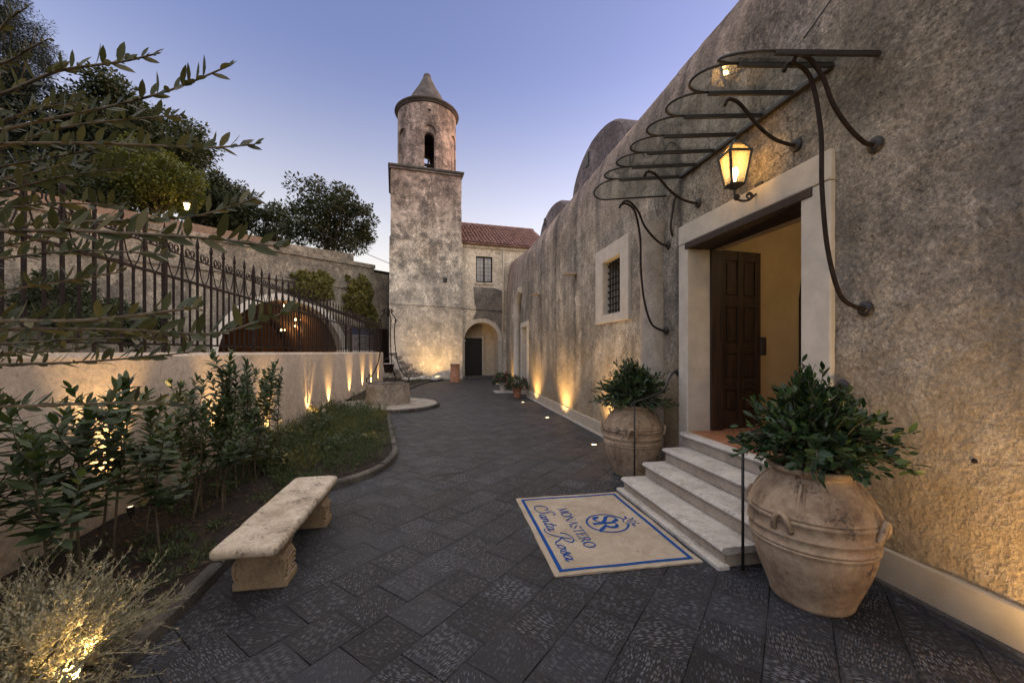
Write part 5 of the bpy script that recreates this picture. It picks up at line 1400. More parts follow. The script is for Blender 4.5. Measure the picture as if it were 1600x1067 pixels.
MB().lathe([(.02, 2.9), (.05, 2.98), (.02, 3.05), (.045, 3.12), (.02, 3.2), (.03, 3.28), (.012, 3.36), (0, 3.52)], WC, 10).build('finial', M['rust_iron'], we, smooth=True)
bk = thing('well_bucket', WC+Vector((.02, 0, 1.08)), 'dark iron bucket hanging over the well on a chain', 'bucket')
BC = WC+Vector((.02, 0, 1.08))
MB().lathe([(0, 0), (.13, 0), (.17, .27), (.18, .28), (.165, .28), (.125, .02), (0, .02)], BC, 18, cap=False).build('pail', M['rust_iron'], bk, smooth=True, angle=40)
MB().tube([BC+Vector((.17*math.cos(a), 0, .28+.17*math.sin(a))) for a in np.linspace(0, math.pi, 12)], .009, 5).build('bail', M['iron'], bk)
MB().tube([BC+Vector((0, 0, .45)), WC+Vector((0, 0, 2.92))], .012, 5).build('chain', M['iron'], bk)

# ================================================================ FAR POTS
tp = at(711, 597, Z=0)
t = thing('chimney_pot', tp, 'tall plain terracotta pot standing against the foot of the tower', 'pot')
MB().lathe([(0, 0), (.30, 0), (.305, .04), (.285, .06), (.275, .5), (.262, .52), (.255, .92), (.275, .94), (.28, 1.0), (.27, 1.02), (.0, 1.02)], tp, 28, cap=False).build('pot_body', M['terra_plain'], t, smooth=True, angle=35)
MB().lathe([(.285, 1.021), (.285, 1.05), (0, 1.055)], tp, 28).build('pot_lid', M['kerb'], t)
def flowers(p, label, seed, slab):
    q = random.Random(seed)
    z0 = .06 if slab else 0
    t = thing('flower_pot', p+Vector((0, 0, z0)), 'white bowl pot on a pale stone slab by the side door' if slab else 'terracotta flower pot standing on the paving by the side door', 'pot')
    MB().lathe([(0, 0), (.13, 0), (.17, .30), (.20, .31), (.205, .36), (.18, .37), (.17, .33), (0, .32)], p+Vector((0, 0, z0)), 24, cap=False).build('pot_body', M['frame'] if slab else M['terra_plain'], t, smooth=True, angle=35)
    s = thing('geranium', p+Vector((0, 0, z0+.33)), label, 'plant')
    fo, pe, sm = Foliage(), Foliage(), MB()
    for k in range(70):
        d = rdir(q); d.z = abs(d.z)*1.0-.15
        e = p+Vector((d.x*.40, d.y*.40, z0+.42+d.z*.42)); b0 = p+Vector((d.x*.08, d.y*.08, z0+.32))
        sm.tube([b0, b0.lerp(e, .6)+Vector((0, 0, .05)), e], [.006, .005, .003], 4)
        for j in range(9): fo.add(e+rv(q, .07), rdir(q)+Vector((d.x, d.y, .1)), rdir(q)+Vector((0, 0, 1)), q.uniform(.06, .10))
        if k % 4 == 0:
            for j in range(8): pe.add(e+Vector((d.x, d.y, d.z+.3))*.05+rv(q, .03), rdir(q), rdir(q), .04)
    sm.build('stem', M['twig'], s); fo.build(s, M['shrub_leaf'], .75); pe.build(s, M['petal'], .8, name='petals')
fp = at(808, 621, Z=0); flowers(fp, 'dark leafy geranium with red blooms in the terracotta flower pot', 4, False)
fp2 = at(786, 613, Z=0); flowers(fp2, 'green geranium with pink blooms in the white bowl pot', 5, True)
MBs = MB().bbox(fp2.x-.38, fp2.x+.38, fp2.y-.42, fp2.y+.36, .0, .06, .01); sb = MBs.build('stone_slab', M['step'], origin=(fp2.x, fp2.y, 0)); setp(sb, 'pale square stone slab on the paving under the white bowl pot', 'slab')

# ================================================================ UPLIGHTS
def paving_light(p, power, label, direc, spot=95, group='lights set into the paving'):
    t = thing('paving_light', p, label, 'uplight', group)
    MB().lathe([(.046, 0), (.085, .0), (.085, .006), (.078, .009), (.046, .008)], p+Vector((0, 0, .002)), 24, cap=False).build('light_ring', M['steel'], t, smooth=True, angle=40)
    MB().lathe([(0, .006), (.045, .005)], p+Vector((0, 0, .002)), 20, cap=False).build('light_lens', M['lens'], t)
    lamp('uplight_lamp', 'SPOT', p+Vector((0, 0, .035)), power, WARM, t, .04, spot, .9, direc)
lab = 'round uplight set flush into the dark paving along the church wall'
for x, y, lab in ((928, 695, 'round uplight set flush into the dark paving beside the jar next to the engaged column'), (855, 652.5, 'round uplight flush in the paving halfway from the engaged column to the flower pots'), (817, 628.5, 'round uplight set flush into the dark paving just before the terracotta flower pot')):
    p = at(x, y, Z=0); paving_light(p, 46, lab, (.42, 0, 1), 118)
paving_light(Vector((2.85, 1.0, 0)), 52, 'round uplight set flush into the paving under the bare wall beyond the soot-spotted jar', (.8, .0, 1), 160)
paving_light(Vector((2.95, 21.5, 0)), 22, 'round uplight in the paving between the side portal and the arched porch', (.8, 0, 1), 150)
def spike(p, power, label, direc, spot=45, group=None, blend=.8, size=.02):
    t = thing('garden_spotlight', p, label, 'spotlight', group)
    d = Vector(direc).normalized(); top = p+Vector((0, 0, .08))
    MB().tube([p-Vector((0, 0, .06)), top], .008, 6).build('spike', M['iron'], t)
    MB().tube([top-d*.03, top+d*.055], [.026, .032], 14, cap=False).build('lamp_body', M['iron'], t, smooth=True)
    a = top+d*.045; u = d.orthogonal().normalized(); w = d.cross(u)
    g = MB(); ring = [a+(u*math.cos(k*.5236)+w*math.sin(k*.5236))*.029 for k in range(12)]
    g.add(ring, [tuple(range(12))]); g.build('lens', M['lens'], t)
    lamp('spot_lamp', 'SPOT', a+d*.02, power, WARM, t, size, spot, blend, d)
for i, y in enumerate((8.05, 10.3, 12.1, 14.7, 17.0, 19.0, 21.0)):
    spike(Vector((GX+.17+.02*math.sin(i*2.3), y, .02)), 46+13*math.sin(i*1.7+.6), 'small spotlight at the foot of the beige wall in the feathery herb bed' if i < 3 else 'small spotlight at the foot of the beige wall beyond the well platform', (-.12+.02*math.sin(i*3.1), .04*math.sin(i*2.1), 1), 68, 'spotlights along the garden wall', 1.0)
spike(Vector((GX+.22, 4.45, .12)), 75, 'garden spotlight hidden low behind the tall leafy shrub with the most stems', (-.10, 0, 1), 60)
spike(Vector((GX+.22, 6.35, .12)), 75, 'garden spotlight behind the last tall shrub before the open planting', (-.10, 0, 1), 55)
tb = T(-1.9, -1.8, 0); spike(Vector((tb.x, tb.y, .1)), 68, 'garden spotlight among white rocks at the foot of the tower', (.0, .75, 1), 120)
spike(Vector((-1.66, 2.18, .06)), 9, 'garden spotlight inside the silver-leaved bush', (-.5, .28, 1), 105, None, .9)
spike(Vector((-1.5, 1.12, .02)), 10, 'garden spotlight under the long-leaved branches, outside the bed', (.12, .0, 1), 75)
# white rocks by the tower
qq = random.Random(9)
for k in range(7):
    a = T(-3.6+k*.33, -1.6-.5*math.sin(k*1.7), 0); r_ = qq.uniform(.13, .26)
    bm = bmesh.new(); bmesh.ops.create_icosphere(bm, subdivisions=2, radius=1)
    for v in bm.verts: v.co = Vector((v.co.x*r_*1.3, v.co.y*r_, v.co.z*r_*.7))*(1+.3*mnoise.noise(v.co*1.7+Vector((k, 0, 0))))
    g = MB(); bm.verts.index_update(); g.add([v.co+Vector((a.x, a.y, .16)) for v in bm.verts], [[v.index for v in f.verts] for f in bm.faces]); bm.free()
    setp(g.build('white_rock', M['rock'], origin=(a.x, a.y, .1), smooth=True), 'pale rounded rock in the bed at the foot of the tower', 'rock', 'rocks at the foot of the tower')

# ================================================================ PLANTING
# tall leafy shrubs along the garden wall
def wall_shrub(label, stems, n_ind, seed, leaf=.135):
    q = random.Random(seed); bx = sum(s[0] for s in stems)/len(stems); by = sum(s[1] for s in stems)/len(stems)
    t = thing('leafy_shrub', (bx, by, .06), label, 'shrub', 'shrubs along the garden wall'); fo = Foliage()
    stems = stems+[(x+q.uniform(-.22, .22), y+q.uniform(-.3, .3), h*q.uniform(.6, .95)) for x, y, h in stems[:1]]
    for x, y, h in stems:
        x = max(x, GX+.22); h *= 1.08; top = Vector((x+q.uniform(-.12, .12), y+q.uniform(-.15, .15), h)); b0 = Vector((x, y, .05))
        path = catmull([b0, b0.lerp(top, .4)+rv(q, .04), b0.lerp(top, .75)+rv(q, .04), top], 6)
        shoots = [(path, .36)]
        for k in range(4):
            i = q.randint(6, 14); a = q.uniform(0, 6.28); o = path[i]
            e = o+Vector((math.cos(a)*.22, math.sin(a)*.22, q.uniform(.25, .42)))
            if e.x < GX+.08: e.x = GX+.1
            shoots.append((catmull([o, o.lerp(e, .5)+Vector((math.cos(a)*.04, math.sin(a)*.04, -.02)), e], 4), .15))
        for n_, (pt, s0) in enumerate(shoots):
            r0 = .011 if n_ == 0 else .006
            MB().tube(pt, [r0*(1-.75*i/(len(pt)-1)) for i in range(len(pt))], 5).build('stem', M['twig'], t, smooth=True)
            L_ = sum((b-a).length for a, b in zip(pt, pt[1:])); nl = int(L_*(1-s0)/.014)
            for j in range(nl):
                s = s0+(1-s0)*j/max(nl-1, 1); i = min(int(s*(len(pt)-1)), len(pt)-2); p = pt[i].lerp(pt[i+1], s*(len(pt)-1)-i)
                tg = (pt[i+1]-pt[i]).normalized(); a = j*2.4+seed
                sd = Vector((math.cos(a), math.sin(a), 0)); th = R(82-48*s**2+q.uniform(-10, 10))
                d = tg*math.cos(th)+sd*math.sin(th)+Vector((0, 0, -.18*(1-s)))+rv(q, .2)
                l = leaf*1.2*q.uniform(.6, 1.2)*(1-.35*s)
                fo.add(p, d, tg+Vector((0, 0, .5))+rv(q, .25), l)
    fo.build(t, M['shrub_leaf'], .36, n_ind, hi=True)
wall_shrub('tall leafy shrub with bare lower stems behind the silver-leaved bush', [(-2.75, 3.0, 1.38), (-2.55, 3.25, 1.25), (-2.35, 2.85, 1.15), (-2.9, 2.7, 1.3)], 130, 31, .15)
wall_shrub('dark dense many-stemmed shrub screening a wall light', [(-2.55, 3.62, 1.40), (-2.80, 3.85, 1.28), (-2.45, 3.95, 1.12), (-2.7, 4.2, 1.15), (-2.3, 3.75, .95), (-2.6, 3.4, 1.2)], 150, 32)
wall_shrub('broad bushy shrub spreading low between two taller shrubs', [(-2.55, 4.65, 1.22), (-2.35, 4.85, .95), (-2.75, 4.95, 1.30), (-2.45, 4.45, 1.05), (-2.5, 5.0, 1.1), (-2.25, 4.6, .7)], 120, 33, .12)
wall_shrub('tallest slim shrub whose shoot tips overtop its neighbours', [(-2.6, 5.2, 1.60), (-2.7, 5.42, 1.42), (-2.45, 5.3, 1.2)], 100, 34, .12)
wall_shrub('shrub with crowded upright shoots just behind the bench end', [(-2.55, 5.65, 1.5), (-2.75, 5.9, 1.40), (-2.45, 5.9, 1.2), (-2.6, 6.05, 1.3), (-2.35, 5.6, .9)], 80, 35, .115)
wall_shrub('last tall shrub before the open planting', [(-2.6, 6.45, 1.42), (-2.5, 6.62, 1.2), (-2.7, 6.7, 1.35)], 60, 36, .105)
# low herb planting
def herbs(name, label, n_, region, hgt, seed, mat, cat='ground cover', nl=13, leaf=.042):
    q = np.random.default_rng(seed); P, D, U, L = [], [], [], []
    nt_ = max(12, n_//17); tufts = []
    while len(tufts) < nt_:
        y = q.uniform(region[0], region[1]); x = q.uniform(-3.12, kx(y)-.12)
        if q.random() < region[2](x, y): tufts.append((x, y, q.uniform(.3, 1.0)+.35*(q.random() < .2), q.uniform(.6, 1.4)))
    for tx, ty, th_, spread in tufts:
        for m_ in range(int(q.integers(10, 24))):
            a0 = q.uniform(0, 2*math.pi); rr = abs(q.normal(0, .07)); x, y = tx+math.cos(a0)*rr, ty+math.sin(a0)*rr
            h = hgt*th_*q.uniform(.5, 1.1); o_ = q.uniform(.1, .75)*spread
            lean = np.array([math.cos(a0)*o_, math.sin(a0)*o_, 1.0]); lean /= np.linalg.norm(lean)
            for j in range(nl):
                s = (j+1)/nl; a = j*2.4+x*9
                p = np.array([x, y, .06])+lean*h*s+np.array([.02*math.sin(s*4+x), .02*math.cos(s*5+y), -.05*s*s*o_])
                if p[0] < -3.17: p[0] = -3.17
                th = .95-.5*s
                d = lean*math.cos(th)+np.array([math.cos(a), math.sin(a), 0])*math.sin(th)
                P.append(p); D.append(d); U.append(lean+q.normal(0, .3, 3)); L.append(leaf*q.uniform(.6, 1.5))
    vv, ff = leaves_np(P, D, U, L, .19)
    return setp(link_mesh(name, np_mesh(name, vv, ff, mat), None, (0, 0, 0)), label, cat, kind='stuff')
dens = lambda x, y: max(0, min(1, (y-5.2)/.8))*(.75+.5*mnoise.noise(Vector((x, y, 3))))
herbs('herb_planting', 'low feathery green herbs filling the bed inside the curved kerb', 5200, (5.2, 11.9, dens), .44, 3, M['rosemary'])
herbs('dry_herb_planting', 'patches of dry olive-brown herbs among the feathery green ones', 700, (5.6, 11.9, lambda x, y: 1 if mnoise.noise(Vector((x*1.3, y*1.3, 8))) > .12 else 0), .36, 13, M['ivy_leaf'])
herbs('herb_planting', 'low green plants in the bed before the tower', 700, (14.6, 25.5, lambda x, y: .8), .30, 4, M['rosemary'])
herbs('weed_cover', 'sparse small weeds over the dark soil behind the bench', 750, (2.4, 5.6, lambda x, y: .6+.4*mnoise.noise(Vector((x*2, y*2, 1)))), .16, 5, M['rosemary'], nl=8)
# low broad-leaved plants that break up the herbs
def low_plant(x, y, h, seed, mat):
    q = random.Random(seed); t = thing('low_shrub', (x, y, .06), 'low dark green broad-leaved plant among the feathery herbs of the kerbed bed' if mat is M['shrub_leaf'] else 'low olive-yellow broad-leaved plant among the feathery herbs of the kerbed bed', 'plant', 'broad-leaved plants in the herb bed'); fo, sm = Foliage(), MB()
    for k in range(q.randint(9, 15)):
        a = q.uniform(0, 6.28); e = Vector((x+math.cos(a)*h*q.uniform(.25, .75), y+math.sin(a)*h*q.uniform(.25, .75), .06+h*q.uniform(.45, 1.0)))
        e.x = max(e.x, GX+.06); pt = catmull([(x, y, .05), Vector((x, y, .05)).lerp(e, .5)+Vector((0, 0, .05)), e], 4)
        sm.tube(pt, [.005-.0035*i/8 for i in range(len(pt))], 4, cap=False)
        for j in range(14):
            s = .3+.7*j/13; i = min(int(s*8), 7); p = pt[i].lerp(pt[i+1], s*8-i); d = rdir(q); d.z = d.z*.5+.25
            fo.add(p, d, Vector((0, 0, 1))+rv(q, .5), q.uniform(.035, .085))
    sm.build('stem', M['twig'], t)['kind'] = 'stuff'; fo.build(t, mat, .5)
qq = random.Random(40)
for k in range(22):
    y = 5.5+qq.random()**1.2*5.6; w_ = kx(y)+3.0
    x = -3.0+w_*(qq.random()*.62 if k % 3 else .2+.7*qq.random())
    low_plant(x, y, qq.uniform(.22, .46), 400+k, M['shrub_leaf'] if k % 4 else M['ivy_leaf'])
# fallen leaves on the soil and the paving edge
fl = Foliage(); qq = random.Random(41)
for k in range(520):
    y = qq.uniform(2.3, 6.5); x = qq.uniform(-3.1, kx(y)-.08)
    fl.add((x, y, .10+.02*qq.random()), (qq.uniform(-1, 1), qq.uniform(-1, 1), qq.uniform(-.1, .2)), (qq.uniform(-.5, .5), qq.uniform(-.5, .5), 1), qq.uniform(.03, .075))
P_, D_, U_, L_ = (np.array(v) for v in (fl.P, fl.D, fl.U, fl.L)); vv, ff = leaves_np(P_, D_, U_, L_, .4)
setp(link_mesh('fallen_leaves', np_mesh('fallen_leaves', vv, ff, leafmat('dry_leaf', (.05, .028, .012), (.10, .06, .025), (.05, .06, .022), .1, .7)), None, (0, 0, 0)), 'dry leaves scattered on the dark soil under the shrubs', 'leaves', kind='stuff')
# rose bushes by the wall
def rose(x, y, h, label, seed, bloom=True):
    q = random.Random(seed); t = thing('rose_bush', (x, y, .06), label, 'rose bush', 'rose bushes along the garden wall'); fo, pe = Foliage(), Foliage()
    for k in range(7):
        a = q.uniform(0, 6.28); top = Vector((x+math.cos(a)*.22, y+math.sin(a)*.22, h*q.uniform(.6, 1)))
        pt = catmull([(x, y, .05), Vector((x, y, .05)).lerp(top, .5)+rv(q, .05), top], 5)
        MB().tube(pt, [.007-.004*i/10 for i in range(len(pt))], 4).build('stem', M['twig'], t)
        for j in range(26):
            s = .25+.75*j/25; i = min(int(s*10), 9); p = pt[i].lerp(pt[i+1], s*10-i); d = rdir(q); d.z *= .5
            fo.add(p+d*.03, d, Vector((0, 0, 1))+rv(q, .5), q.uniform(.035, .06))
        if bloom and k < 2:
            for j in range(16):
                d = rdir(q); pe.add(top+d*.012, d+Vector((0, 0, .4)), rdir(q), .045)
    fo.build(t, M['shrub_leaf'], .6)
    if pe.P: pe.build(t, M['white_petal'], .9, name='petals')['kind'] = 'stuff'
rose(-2.85, 10.15, .62, 'rose bush with white blooms against a wall light streak', 51)
rose(-2.8, 11.4, .60, 'rose bush with white blooms in the herb bed nearer the well', 52)
rose(-2.4, 12.3, .66, 'rose bush with a pale bloom right beside the well platform', 53)
rose(-2.9, 9.0, .42, 'low flowerless rose bush where the herb bed starts', 54, False)
# silver-leaved bush in the foreground
def silver(cx, cy, rad, h, n_, seed, label):
    q = np.random.default_rng(seed); t = thing('silver_bush', (cx, cy, .05), label, 'bush'); P, D, U, L = [], [], [], []
    g = MB()
    for k in range(n_):
        a = q.uniform(0, 2*math.pi); el_ = q.uniform(.12, 1.35); ll = q.uniform(.55, 1.08)
        d0 = np.array([math.cos(a)*math.cos(el_)*rad, math.sin(a)*math.cos(el_)*rad, h*math.sin(el_)])*ll
        p0 = np.array([cx+math.cos(a)*.08, cy+math.sin(a)*.08, .05])
        mid = p0+d0*.5+np.array([0, 0, .05])+q.normal(0, .035, 3); tip = p0+d0+np.array([0, 0, q.uniform(-.03, .06)])
        pt = catmull([p0, mid, tip], 5)
        g.tube(pt, [.0022-.0015*i/10 for i in range(len(pt))], 3, cap=False)
        sub = [(pt, .30)]
        for b in range(11):
            i = int(q.integers(2, 9)); o = pt[i]; e = o+Vector(d0*.24)+Vector(q.normal(0, .06, 3)); sub.append(([o, o.lerp(e, .5), e], .0))
            g.tube([o, e], [.0016, .0008], 3, cap=False)
        for pp, s0 in sub:
            nl = 34 if len(pp) > 3 else 16
            for j in range(nl):
                s = s0+(1-s0)*(j+.5)/nl; f = s*(len(pp)-1); i = min(int(f), len(pp)-2); p = pp[i].lerp(pp[i+1], f-i); tg = (pp[i+1]-pp[i]).normalized()
                an = j*2.4; sd = Vector((math.cos(an), math.sin(an), .3)); d = tg*.7+sd*.7
                P.append(tuple(p)); D.append(tuple(d)); U.append(tuple(tg)); L.append(q.uniform(.014, .034))
    g.build('twigs', M['silver'], t); o = link_mesh('foliage', None, t) if False else None
    vv, ff = leaves_np(P, D, U, L, .34)
    o = link_mesh('foliage', np_mesh('foliage', vv-np.array(wbase(t)), ff, M['silver']), t); o['kind'] = 'stuff'
silver(-2.08, 2.36, .60, .52, 150, 61, 'silver-grey feathery bush lit from inside by a spotlight')
silver(-1.84, 1.72, .42, .34, 110, 62, 'low silver-grey feathery bush spilling over the kerb end')
# loose leaf fallen on the soil beside the shrubs is left to the weeds; creepers on the retaining wall
def creeper(k0, z0, w_, h_, n_, label, seed):
    q = np.random.default_rng(seed); t = thing('wall_creeper', RP(k0, z0, .1), label, 'creeper', 'creepers on the retaining wall')
    P, D, U, L = [], [], [], []
    for i in range(n_):
        while True:
            a, b = q.uniform(-1, 1, 2)
            if a*a+b*b < .8+1.3*mnoise.noise(Vector((a*3, b*3, seed))): break
        dd = .05+.55*max(0, 1-(a*a+b*b))**.5*q.random()**.5+.1*mnoise.noise(Vector((a*5, b*5, seed)))
        p = RP(k0+a*w_, z0+b*h_, dd); d = Vector(q.normal(0, 1, 3))+RN*.6-Vector((0, 0, .5))
        P.append(tuple(p)); D.append(tuple(d)); U.append(tuple(RN+Vector(q.normal(0, .5, 3)))); L.append(q.uniform(.1, .24))
    vv, ff = leaves_np(P, D, U, L, .6)
    o = link_mesh('foliage', np_mesh('foliage', vv-np.array(wbase(t)), ff, M['ivy_leaf']), t); o['kind'] = 'stuff'
    MB().tube(catmull([RP(k0, z0-h_*1.3, .03), RP(k0+.1, z0-h_*.3, .04), RP(k0-.1, z0+h_*.6, .05)], 5), .025, 5).build('stem', M['bark'], t)
creeper(3.75, 5.6, 1.25, .95, 3200, 'olive creeper hanging over the ledge above the garage arch', 71)
creeper(.95, 5.35, 1.0, 1.3, 3200, 'bushy olive creeper at the wall corner near the tower', 72)
creeper(.1, 3.9, .35, .9, 700, 'narrow creeper strand running down the wall corner by the drain pipe', 73)
# trees
def tree(base, crown_c, rad, label, seed, mat, n_clump=90, per=150, leaf=.22, ratio=.5, name='leafy_tree', trunk_r=.22, cl=.28):
    q = np.random.default_rng(seed); base = Vector(base); c = Vector(crown_c)
    t = thing(name, base, label, 'tree')
    g = MB(); fork = base.lerp(c, .55)
    g.tube(catmull([base, base.lerp(fork, .5)+Vector((.15, .1, 0)), fork], 5), [trunk_r*(1-.45*i/10) for i in range(11)], 8)
    P, D, U, L = [], [], [], []; cents = []
    for i in range(n_clump):
        while True:
            v = q.uniform(-1, 1, 3)
            if v @ v < 1 and (v @ v > .12): break
        v *= (1+.28*mnoise.noise(Vector(v*2.2)+Vector((seed, 0, 0))))
        cents.append(np.array(c)+v*np.array(rad))
    for i, cc in enumerate(cents):
        if i % 3 == 0:
            m_ = fork.lerp(Vector(cc), .5)+Vector((0, 0, .2)); g.tube(catmull([fork, m_, Vector(cc)], 4), [trunk_r*.34*(1-.88*k/8) for k in range(9)], 5)
        r_ = cl*min(rad)*q.uniform(.6, 1.25)
        n_ = int(per*q.uniform(.6, 1.3))
        pv = q.normal(0, 1, (n_, 3)); pv /= np.linalg.norm(pv, axis=1, keepdims=True); pv *= (q.random((n_, 1))**.45)*r_*np.array([[1.15, 1.15, .8]])
        P.append(cc+pv); D.append(pv/r_+q.normal(0, .5, (n_, 3))+np.array([[0, 0, -.2]])); U.append(q.normal(0, .6, (n_, 3))+np.array([[0, 0, 1]])); L.append(leaf*q.uniform(.6, 1.3, n_))
    g.build('trunk', M['bark'], t, smooth=True)
    vv, ff = leaves_np(np.vstack(P), np.vstack(D), np.vstack(U), np.concatenate(L), ratio)
    o = link_mesh('crown', np_mesh('crown', vv-np.array(base), ff, mat), t); return t
def tr(px, py, depth, rw, rh, label, seed, mat, zb=7.4, **kw):
    c = at(px, py, depth=depth); return tree((c.x+.3, c.y+.3, zb), c, (rw, rw, rh), label, seed, mat, **kw)
tr(516, 344, 31, 3.3, 2.5, 'round-crowned dark tree standing alone above the end of the parapet', 81, M['tree_leaf'], n_clump=110, per=130, leaf=.25)
tr(425, 352, 33, 1.9, 1.7, 'smaller sparse tree leaning against the round-crowned dark tree', 82, M['tree_leaf'], n_clump=44, per=120, leaf=.24)
tr(215, 225, 29, 4.2, 3.4, 'broad dark tree rising highest behind the street lamp', 83, M['tree_leaf'], n_clump=190, per=210, leaf=.28)
tr(110, 250, 27, 4.6, 3.8, 'heavy dark tree at the edge of the slope above the fence', 84, M['pine_leaf'], n_clump=190, per=210, leaf=.28)
tr(335, 320, 30, 2.6, 2.2, 'dull green tree to the tower side of the street lamp', 85, M['tree_leaf'], n_clump=120, per=170, leaf=.25)
tr(240, 285, 23.4, 2.2, 1.9, 'yellow-green leafy tree glowing beside the street lamp', 86, M['lime_leaf'], n_clump=110, per=150, leaf=.2, trunk_r=.10)
tr(30, 330, 22, 2.6, 2.2, 'dark shrubby tree low on the slope behind the scrolls of the fence', 88, M['pine_leaf'], n_clump=90, per=180, leaf=.24)
tr(120, 318, 21.5, 2.4, 1.9, 'mid green bushy tree hanging over the parapet above the fence scrolls', 89, M['tree_leaf'], n_clump=100, per=170, leaf=.22)
tr(-5, 70, 24, 2.3, 3.4, 'dark fine-needled conifer standing highest on the slope', 87, M['pine_leaf'], n_clump=150, per=330, leaf=.22, ratio=.14, name='conifer_tree', zb=7.4)
tr(190, 505, 13.5, 1.15, .75, 'low dark bush on the upper road behind the fence', 90, M['tree_leaf'], zb=1.36, n_clump=50, per=120, leaf=.13, trunk_r=.06, name='roadside_bush')
tr(90, 470, 15, 1.3, 1.1, 'taller dark bush on the upper road behind the fence and branches', 91, M['tree_leaf'], zb=1.36, n_clump=50, per=120, leaf=.14, trunk_r=.06, name='roadside_bush')
# foreground: long-leaved branches reaching in from a small tree standing beside the camera
q = random.Random(99)
tbase = Vector((-1.95, .55, 0))
ft = thing('olive_tree', tbase, 'small tree with long grey-green leaves reaching its branches across the fence view', 'tree')
def dp(x, y, d): return at(x, y, depth=d)
spine = catmull([tbase, (-1.93, .60, .8), (-1.98, .68, 1.6), (-1.9, .75, 2.4), (-1.95, .8, 3.1)], 6)
MB().tube(spine, [.05*(1-.7*i/(len(spine)-1)) for i in range(len(spine))], 8).build('trunk', M['bark'], ft, smooth=True)
BR = [  # (depth at frame edge, depth at tip, pixel course from the edge of the frame to the tip)
 (1.00, .92, [(-120, 175), (0, 148), (90, 112), (190, 97), (250, 83)]),
 (1.02, .90, [(-120, 235), (0, 205), (80, 186), (180, 165), (270, 140), (354, 105)]),
 (1.10, 1.0, [(-120, 260), (0, 232), (100, 200), (200, 187), (280, 181)]),
 (.98, .90, [(-120, 240), (0, 226), (100, 224), (200, 226), (320, 231), (398, 226)]),
 (1.15, 1.1, [(-120, 320), (0, 300), (100, 276), (220, 260)]),
 (1.05, .98, [(-120, 360), (0, 352), (150, 346), (290, 340), (350, 326), (402, 309)]),
 (.80, .72, [(-120, 345), (0, 360), (100, 360), (220, 366), (330, 373), (440, 386)]),
 (1.10, 1.0, [(-120, 420), (0, 404), (130, 392), (260, 398)]),
 (.78, .72, [(-120, 510), (0, 502), (140, 500), (280, 484), (310, 480)]),
 (.80, .74, [(-120, 520), (0, 515), (200, 516), (330, 522), (410, 500), (455, 486)]),
 (1.05, .95, [(-120, 545), (0, 538), (120, 530), (245, 528)]),
 (1.02, .92, [(-120, 580), (0, 570), (100, 567), (200, 560), (312, 549)]),
 (1.00, .90, [(-120, 640), (0, 635), (100, 632), (200, 629), (310, 632)]),
 (1.2, 1.15, [(-120, 90), (-20, 60), (15, 30), (42, 12)]),
 (1.2, 1.1, [(-120, 300), (0, 262), (90, 245), (175, 228)]),
 (1.2, 1.1, [(-120, 330), (0, 326), (90, 318), (190, 322)]),
 (1.2, 1.1, [(-120, 470), (0, 455), (100, 440), (190, 425)]),
 (1.35, 1.25, [(-120, 215), (0, 190), (60, 170), (130, 160)]), (1.35, 1.25, [(-120, 285), (0, 282), (80, 262), (150, 250)]),
 (1.3, 1.25, [(-120, 395), (0, 385), (70, 372), (140, 352)]),
 (1.25, 1.2, [(-120, 560), (0, 552), (80, 548), (150, 540)]),
 (1.2, 1.1, [(-120, 120), (0, 100), (40, 80), (75, 62)]),
]
crown = Foliage()          # unseen crown beside and behind the camera, filled out to shade the near wall
tw_ = MB(); made = 0
def off_frame(v):
    dd = v.y*CS+v.x*SN
    return v.z > 1.5 and v.x < -1.72 and not (dd > 0 and (v.x*CS-v.y*SN)/dd > -1.42)
while made < 380:
    v = Vector((q.gauss(-2.55, .55), q.gauss(.85, .65), q.gauss(2.75, .6)))
    if not off_frame(v): continue
    made += 1; root = min(spine, key=lambda s: abs(s.z-(v.z-.45)))
    pt = catmull([root, root.lerp(v, .5)+Vector((0, 0, .12))+rv(q, .08), v], 6); m_ = len(pt)
    tw_.tube(pt, [.006*(1-.85*i/(m_-1)) for i in range(m_)], 4, cap=False)
    for j in range(22):
        s = (.35+.65*j/21)*(m_-1); i = min(int(s), m_-2); p = pt[i].lerp(pt[i+1], s-i); tg = (pt[i+1]-pt[i]).normalized()
        if off_frame(p): crown.add(p, tg*.6+rdir(q), rdir(q), q.uniform(.04, .06))
tw_.build('twigs', M['twig'], ft, smooth=True)['kind'] = 'stuff'
crown.build(ft, M['olive_leaf'], .31, 0, name='crown')
lm = unit_leaf(M['olive_leaf'], .31)
items = []
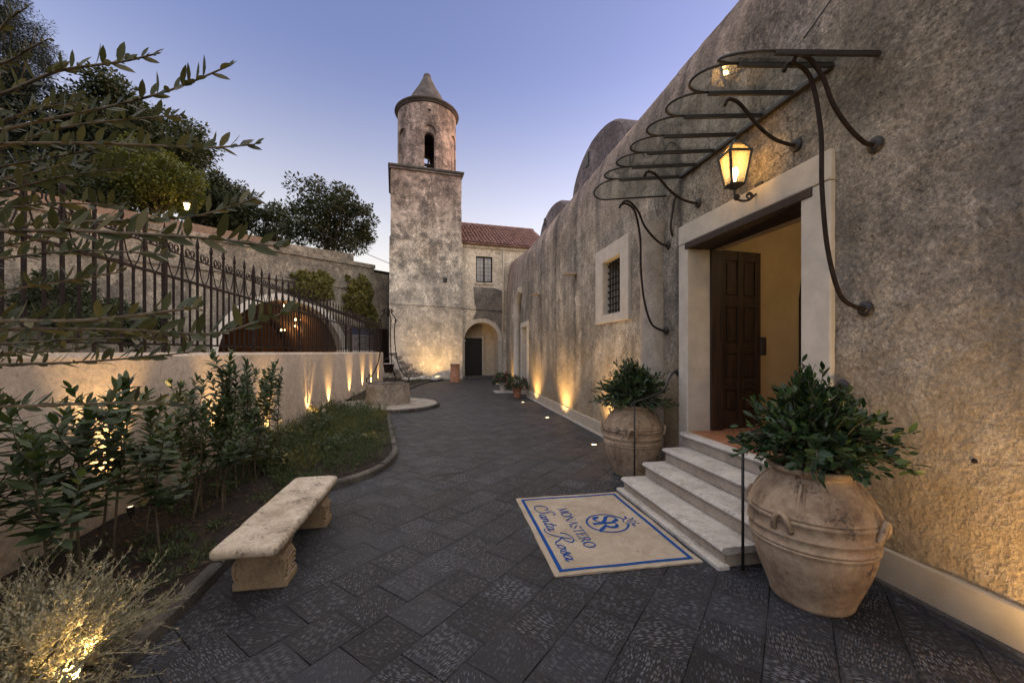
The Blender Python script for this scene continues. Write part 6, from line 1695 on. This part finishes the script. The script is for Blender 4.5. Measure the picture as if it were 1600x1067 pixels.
for bi, (d0, d1, course) in enumerate(BR):
    n_ = len(course); P3 = [dp(x, y, d0+(d1-d0)*max(0, i-1)/(n_-2)) for i, (x, y) in enumerate(course)]
    zc = P3[0].z; root = min(spine, key=lambda s: abs(s.z-(zc-.15)))
    pt = catmull([root]+P3, 9); m_ = len(pt)
    br = MB().tube(pt, [.0050*(1-.80*i/(m_-1))+.0006 for i in range(m_)], 6).build('branch', M['twig'], ft, smooth=True)
    L_ = [0]
    for a, b in zip(pt, pt[1:]): L_.append(L_[-1]+(b-a).length)
    s = L_[-1]; j = 0; Ls = q.uniform(.046, .056)
    while s > L_[-1]*.22:
        i = max(0, min(int(np.searchsorted(L_, s))-1, m_-2)); p = pt[i].lerp(pt[i+1], (s-L_[i])/max(L_[i+1]-L_[i], 1e-6)); tg = (pt[i+1]-pt[i]).normalized()
        side = tg.cross(Vector((0, 0, 1))).normalized(); up = side.cross(tg).normalized()
        tipf = min(1, (L_[-1]-s)/.05)
        for w_ in range(2):
            if q.random() < .12: continue
            if w_ == 0: ph = q.uniform(-.7, .7); th = R(q.uniform(38, 72))*(.45+.55*tipf)
            else: ph = q.choice([-1, 1])*q.uniform(1.5, 2.4); th = R(q.uniform(14, 34))
            sd = up*math.cos(ph)+side*math.sin(ph)
            d = tg*math.cos(th)+sd*math.sin(th)
            l = Ls*q.uniform(.62, 1.08)*(.62+.38*tipf)
            items.append((br, p, d, side*q.uniform(-1, 1)+up*q.uniform(-.2, 1)+tg*.5, l))
        s -= q.uniform(.017, .028); j += 1
def vis_size(it):
    p = it[1]; dep = p.y*CS+p.x*SN; lat = p.x*CS-p.y*SN
    if dep < .2 or lat/dep*F < -815: return 0
    return it[4]/dep
items.sort(key=vis_size, reverse=True)
by = {}
for n_, it in enumerate(items):
    if n_ < 300 and vis_size(it) > 0:
        f1 = Foliage(); f1.add(*it[1:]); f1.build(it[0], M['olive_leaf'], .31, 1, leaf_mesh=lm)
    else: by.setdefault(it[0].name, (it[0], Foliage()))[1].add(*it[1:])
for o, f1 in by.values(): f1.build(o, M['olive_leaf'], .31, 0, hi=True)
